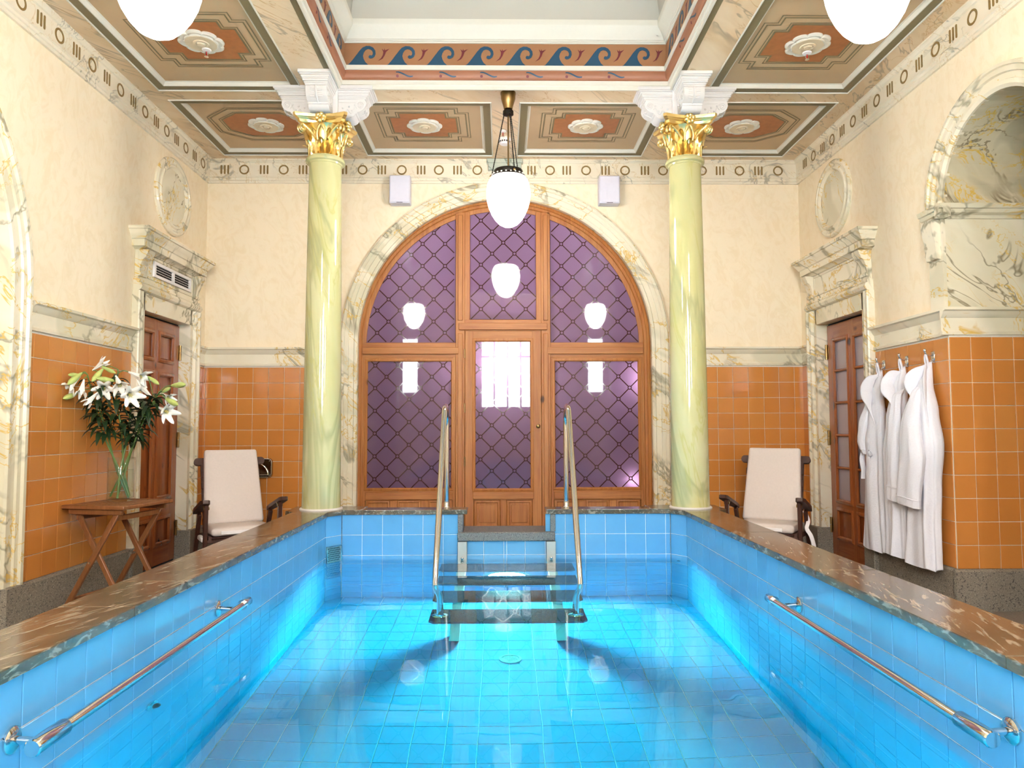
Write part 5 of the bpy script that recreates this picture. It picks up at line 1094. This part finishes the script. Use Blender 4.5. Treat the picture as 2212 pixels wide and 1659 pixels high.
def robe(yh, lab, body, folds, sleeve, collar, seed, belt):
    rd = random.Random(seed); t = thing('bathrobe', lab, 'bathrobe', (XW, yh, 1.66), group='white bathrobes on hooks'); n = 120
    mpr = lambda s, d, z: (XW-d, yh+s, z)
    ph = [rd.uniform(0, 6.28) for _ in range(4)]; rows = []; body = [(body[0][0]+.025, 0, .003, .01, 0)]+body
    zs = [body[0][0]+(body[-1][0]-body[0][0])*k/60 for k in range(61)]
    for z in zs:
        c, a, b, am = interp(body, z); row = []
        for k in range(n):
            th = 2*PI*k/n; fo_ = math.sin(folds*th+ph[0]+.9*math.sin(z*2.6+ph[1]))*.6+math.sin((folds*1.7)*th+ph[2]+1.2*z)*.3+math.sin(3*th+ph[3]-3*z)*.35
            ct, st_ = math.cos(th), math.sin(th); front = max(0, -ct*0+st_)
            s = c+a*math.copysign(abs(ct)**.75, ct)*(1+.05*fo_*am/.02); d = .022+b*(1+math.copysign(abs(st_)**.8, st_))*.5*1.9*.52+am*fo_*(front**.5 if st_ > 0 else .12)
            row.append(mpr(s, max(.012, d), z+(.012*fo_*(1 if z < body[-1][0]+.05 else 0))))
        rows.append(row)
    MB().loft(rows, True).build('body', TERRY, t, 80)
    for sl in sleeve:
        f0 = sl[0]; sl = [(f0[0]-.005, f0[1]-.07, f0[2]+.10, .006, .004), (f0[0]-.002, f0[1]-.03, f0[2]+.055, f0[3]*.6, f0[4]*.7)]+sl
        P = bez([Vector((s, d, z)) for s, d, z, w_, h_ in sl], 7); W_ = []; m_ = len(sl)-1
        for k in range(len(P)):
            q = k/7; i = min(int(q), m_-1); W_.append((lerp(sl[i][3], sl[i+1][3], q-i), lerp(sl[i][4], sl[i+1][4], q-i)))
        rows = []
        for k, (p, (w_, h_)) in enumerate(zip(P, W_)):
            row = []
            for j in range(56):
                th = 2*PI*j/56; fo_ = math.sin(5*th+p.z*7+seed)*.5+math.sin(9*th-p.z*4)*.3+math.sin(p.z*34+2*th)*.25
                row.append(mpr(p.x+w_*math.copysign(abs(math.cos(th))**.8, math.cos(th))+.004*fo_, max(.012, p.y+h_*math.sin(th)+.006*fo_*max(.2, math.sin(th))), p.z+.14*w_*math.cos(th)*(k/len(P))))
            rows.append(row)
        sv = MB().loft(rows, True).build('sleeve', TERRY, t, 80)
        e = [tuple(Vector(p)+Vector((-.003, 0, 0))) for p in rows[-4]]; MB().tube(e, .0028, 6, closed=True).build('cuff_seam', TERRY, sv)
    for col in collar:
        m = MB(); pts = bez([Vector(mpr(s, d, z)) for s, d, z, r in col], 6); rr_ = []
        for k in range(len(pts)): q = k/6; i = min(int(q), len(col)-2); rr_.append(lerp(col[i][3], col[i+1][3], q-i))
        nP = len(pts); rr_ = [max(.004, q*min(1, (nP-1-k)/(nP*.35))+.003*math.sin(k*.55+seed)*(0 < k < nP-4)) for k, q in enumerate(rr_)]; m.tube(pts, rr_, 18, flat=(1, .34)); m.build('collar', TERRY, t, 80)
    m = MB(); m.tube(bez([Vector(mpr(s, d, z)) for s, d, z in ((-.012, .05, 1.60), (-.014, .06, 1.66), (0, .064, 1.698), (.014, .06, 1.66), (.012, .05, 1.60))], 6), .006, 8, flat=(1.3, .5)); m.build('hanging_loop', TERRY, t)
    for bl in belt: m = MB(); m.tube(bez([Vector(mpr(*p)) for p in bl], 6), .02, 10, flat=(1, .25)); m.build('belt', TERRY, t, 80)
robe(5.014, 'white bathrobe hanging nearest the niche with a wide turned-up sleeve',
     [(1.63, 0, .014, .03, 0), (1.57, .012, .04, .05, .002), (1.50, .022, .066, .09, .004), (1.30, .0, .115, .12, .010), (1.08, -.02, .155, .14, .014), (.8, .02, .150, .13, .018), (.5, .05, .158, .13, .024), (.245, .06, .168, .13, .03)], 6,
     [[(.03, .12, 1.42, .05, .03), (.02, .17, 1.22, .09, .045), (-.02, .19, 1.0, .125, .05), (.02, .195, .80, .128, .05), (.04, .195, .665, .125, .042)]],
     [[(.0, .06, 1.62, .014), (.02, .10, 1.585, .035), (.05, .135, 1.53, .05), (.055, .145, 1.47, .045), (.04, .145, 1.38, .03)], [(-.005, .06, 1.63, .012), (-.03, .09, 1.55, .022), (-.06, .11, 1.42, .024), (-.10, .12, 1.24, .022), (-.14, .12, 1.05, .018)]], 3, [])
robe(5.344, 'white bathrobe in the middle with one long narrow sleeve in front',
     [(1.62, 0, .014, .03, 0), (1.57, .012, .05, .06, .002), (1.50, .02, .07, .08, .004), (1.25, .02, .105, .11, .010), (1.0, .03, .135, .12, .014), (.75, .025, .14, .12, .02), (.5, .02, .14, .12, .028), (.26, .03, .145, .12, .036)], 7,
     [[(-.03, .11, 1.40, .045, .03), (-.06, .15, 1.15, .07, .04), (-.07, .165, .9, .075, .04), (-.06, .17, .675, .075, .035)]],
     [[(.0, .06, 1.60, .014), (.03, .1, 1.58, .038), (.045, .13, 1.53, .052), (.02, .145, 1.46, .045), (-.02, .14, 1.38, .032), (-.06, .13, 1.28, .016)]], 11, [])
robe(5.67, 'white bathrobe nearest the frosted door with its belt hanging loose',
     [(1.62, 0, .014, .03, 0), (1.56, .012, .042, .05, .002), (1.47, .02, .066, .08, .004), (1.25, .02, .10, .10, .010), (1.08, .03, .125, .11, .018), (.98, .04, .12, .10, .018), (.75, .04, .13, .11, .018), (.5, .04, .145, .11, .022), (.25, .035, .165, .11, .026)], 5,
     [[(.07, .10, 1.36, .04, .03), (.10, .13, 1.22, .05, .035), (.12, .13, 1.08, .045, .04), (.10, .12, .99, .035, .03)]],
     [[(.0, .06, 1.60, .014), (.03, .1, 1.57, .034), (.04, .13, 1.51, .048), (.02, .14, 1.44, .04), (-.01, .135, 1.34, .028), (-.05, .12, 1.22, .015)]], 23,
     [[(.13, .12, 1.03, ), (.15, .13, .95), (.15, .12, .86), (.16, .12, .79)], [(.02, .14, 1.01), (.0, .15, .99), (-.02, .14, 1.0)]])
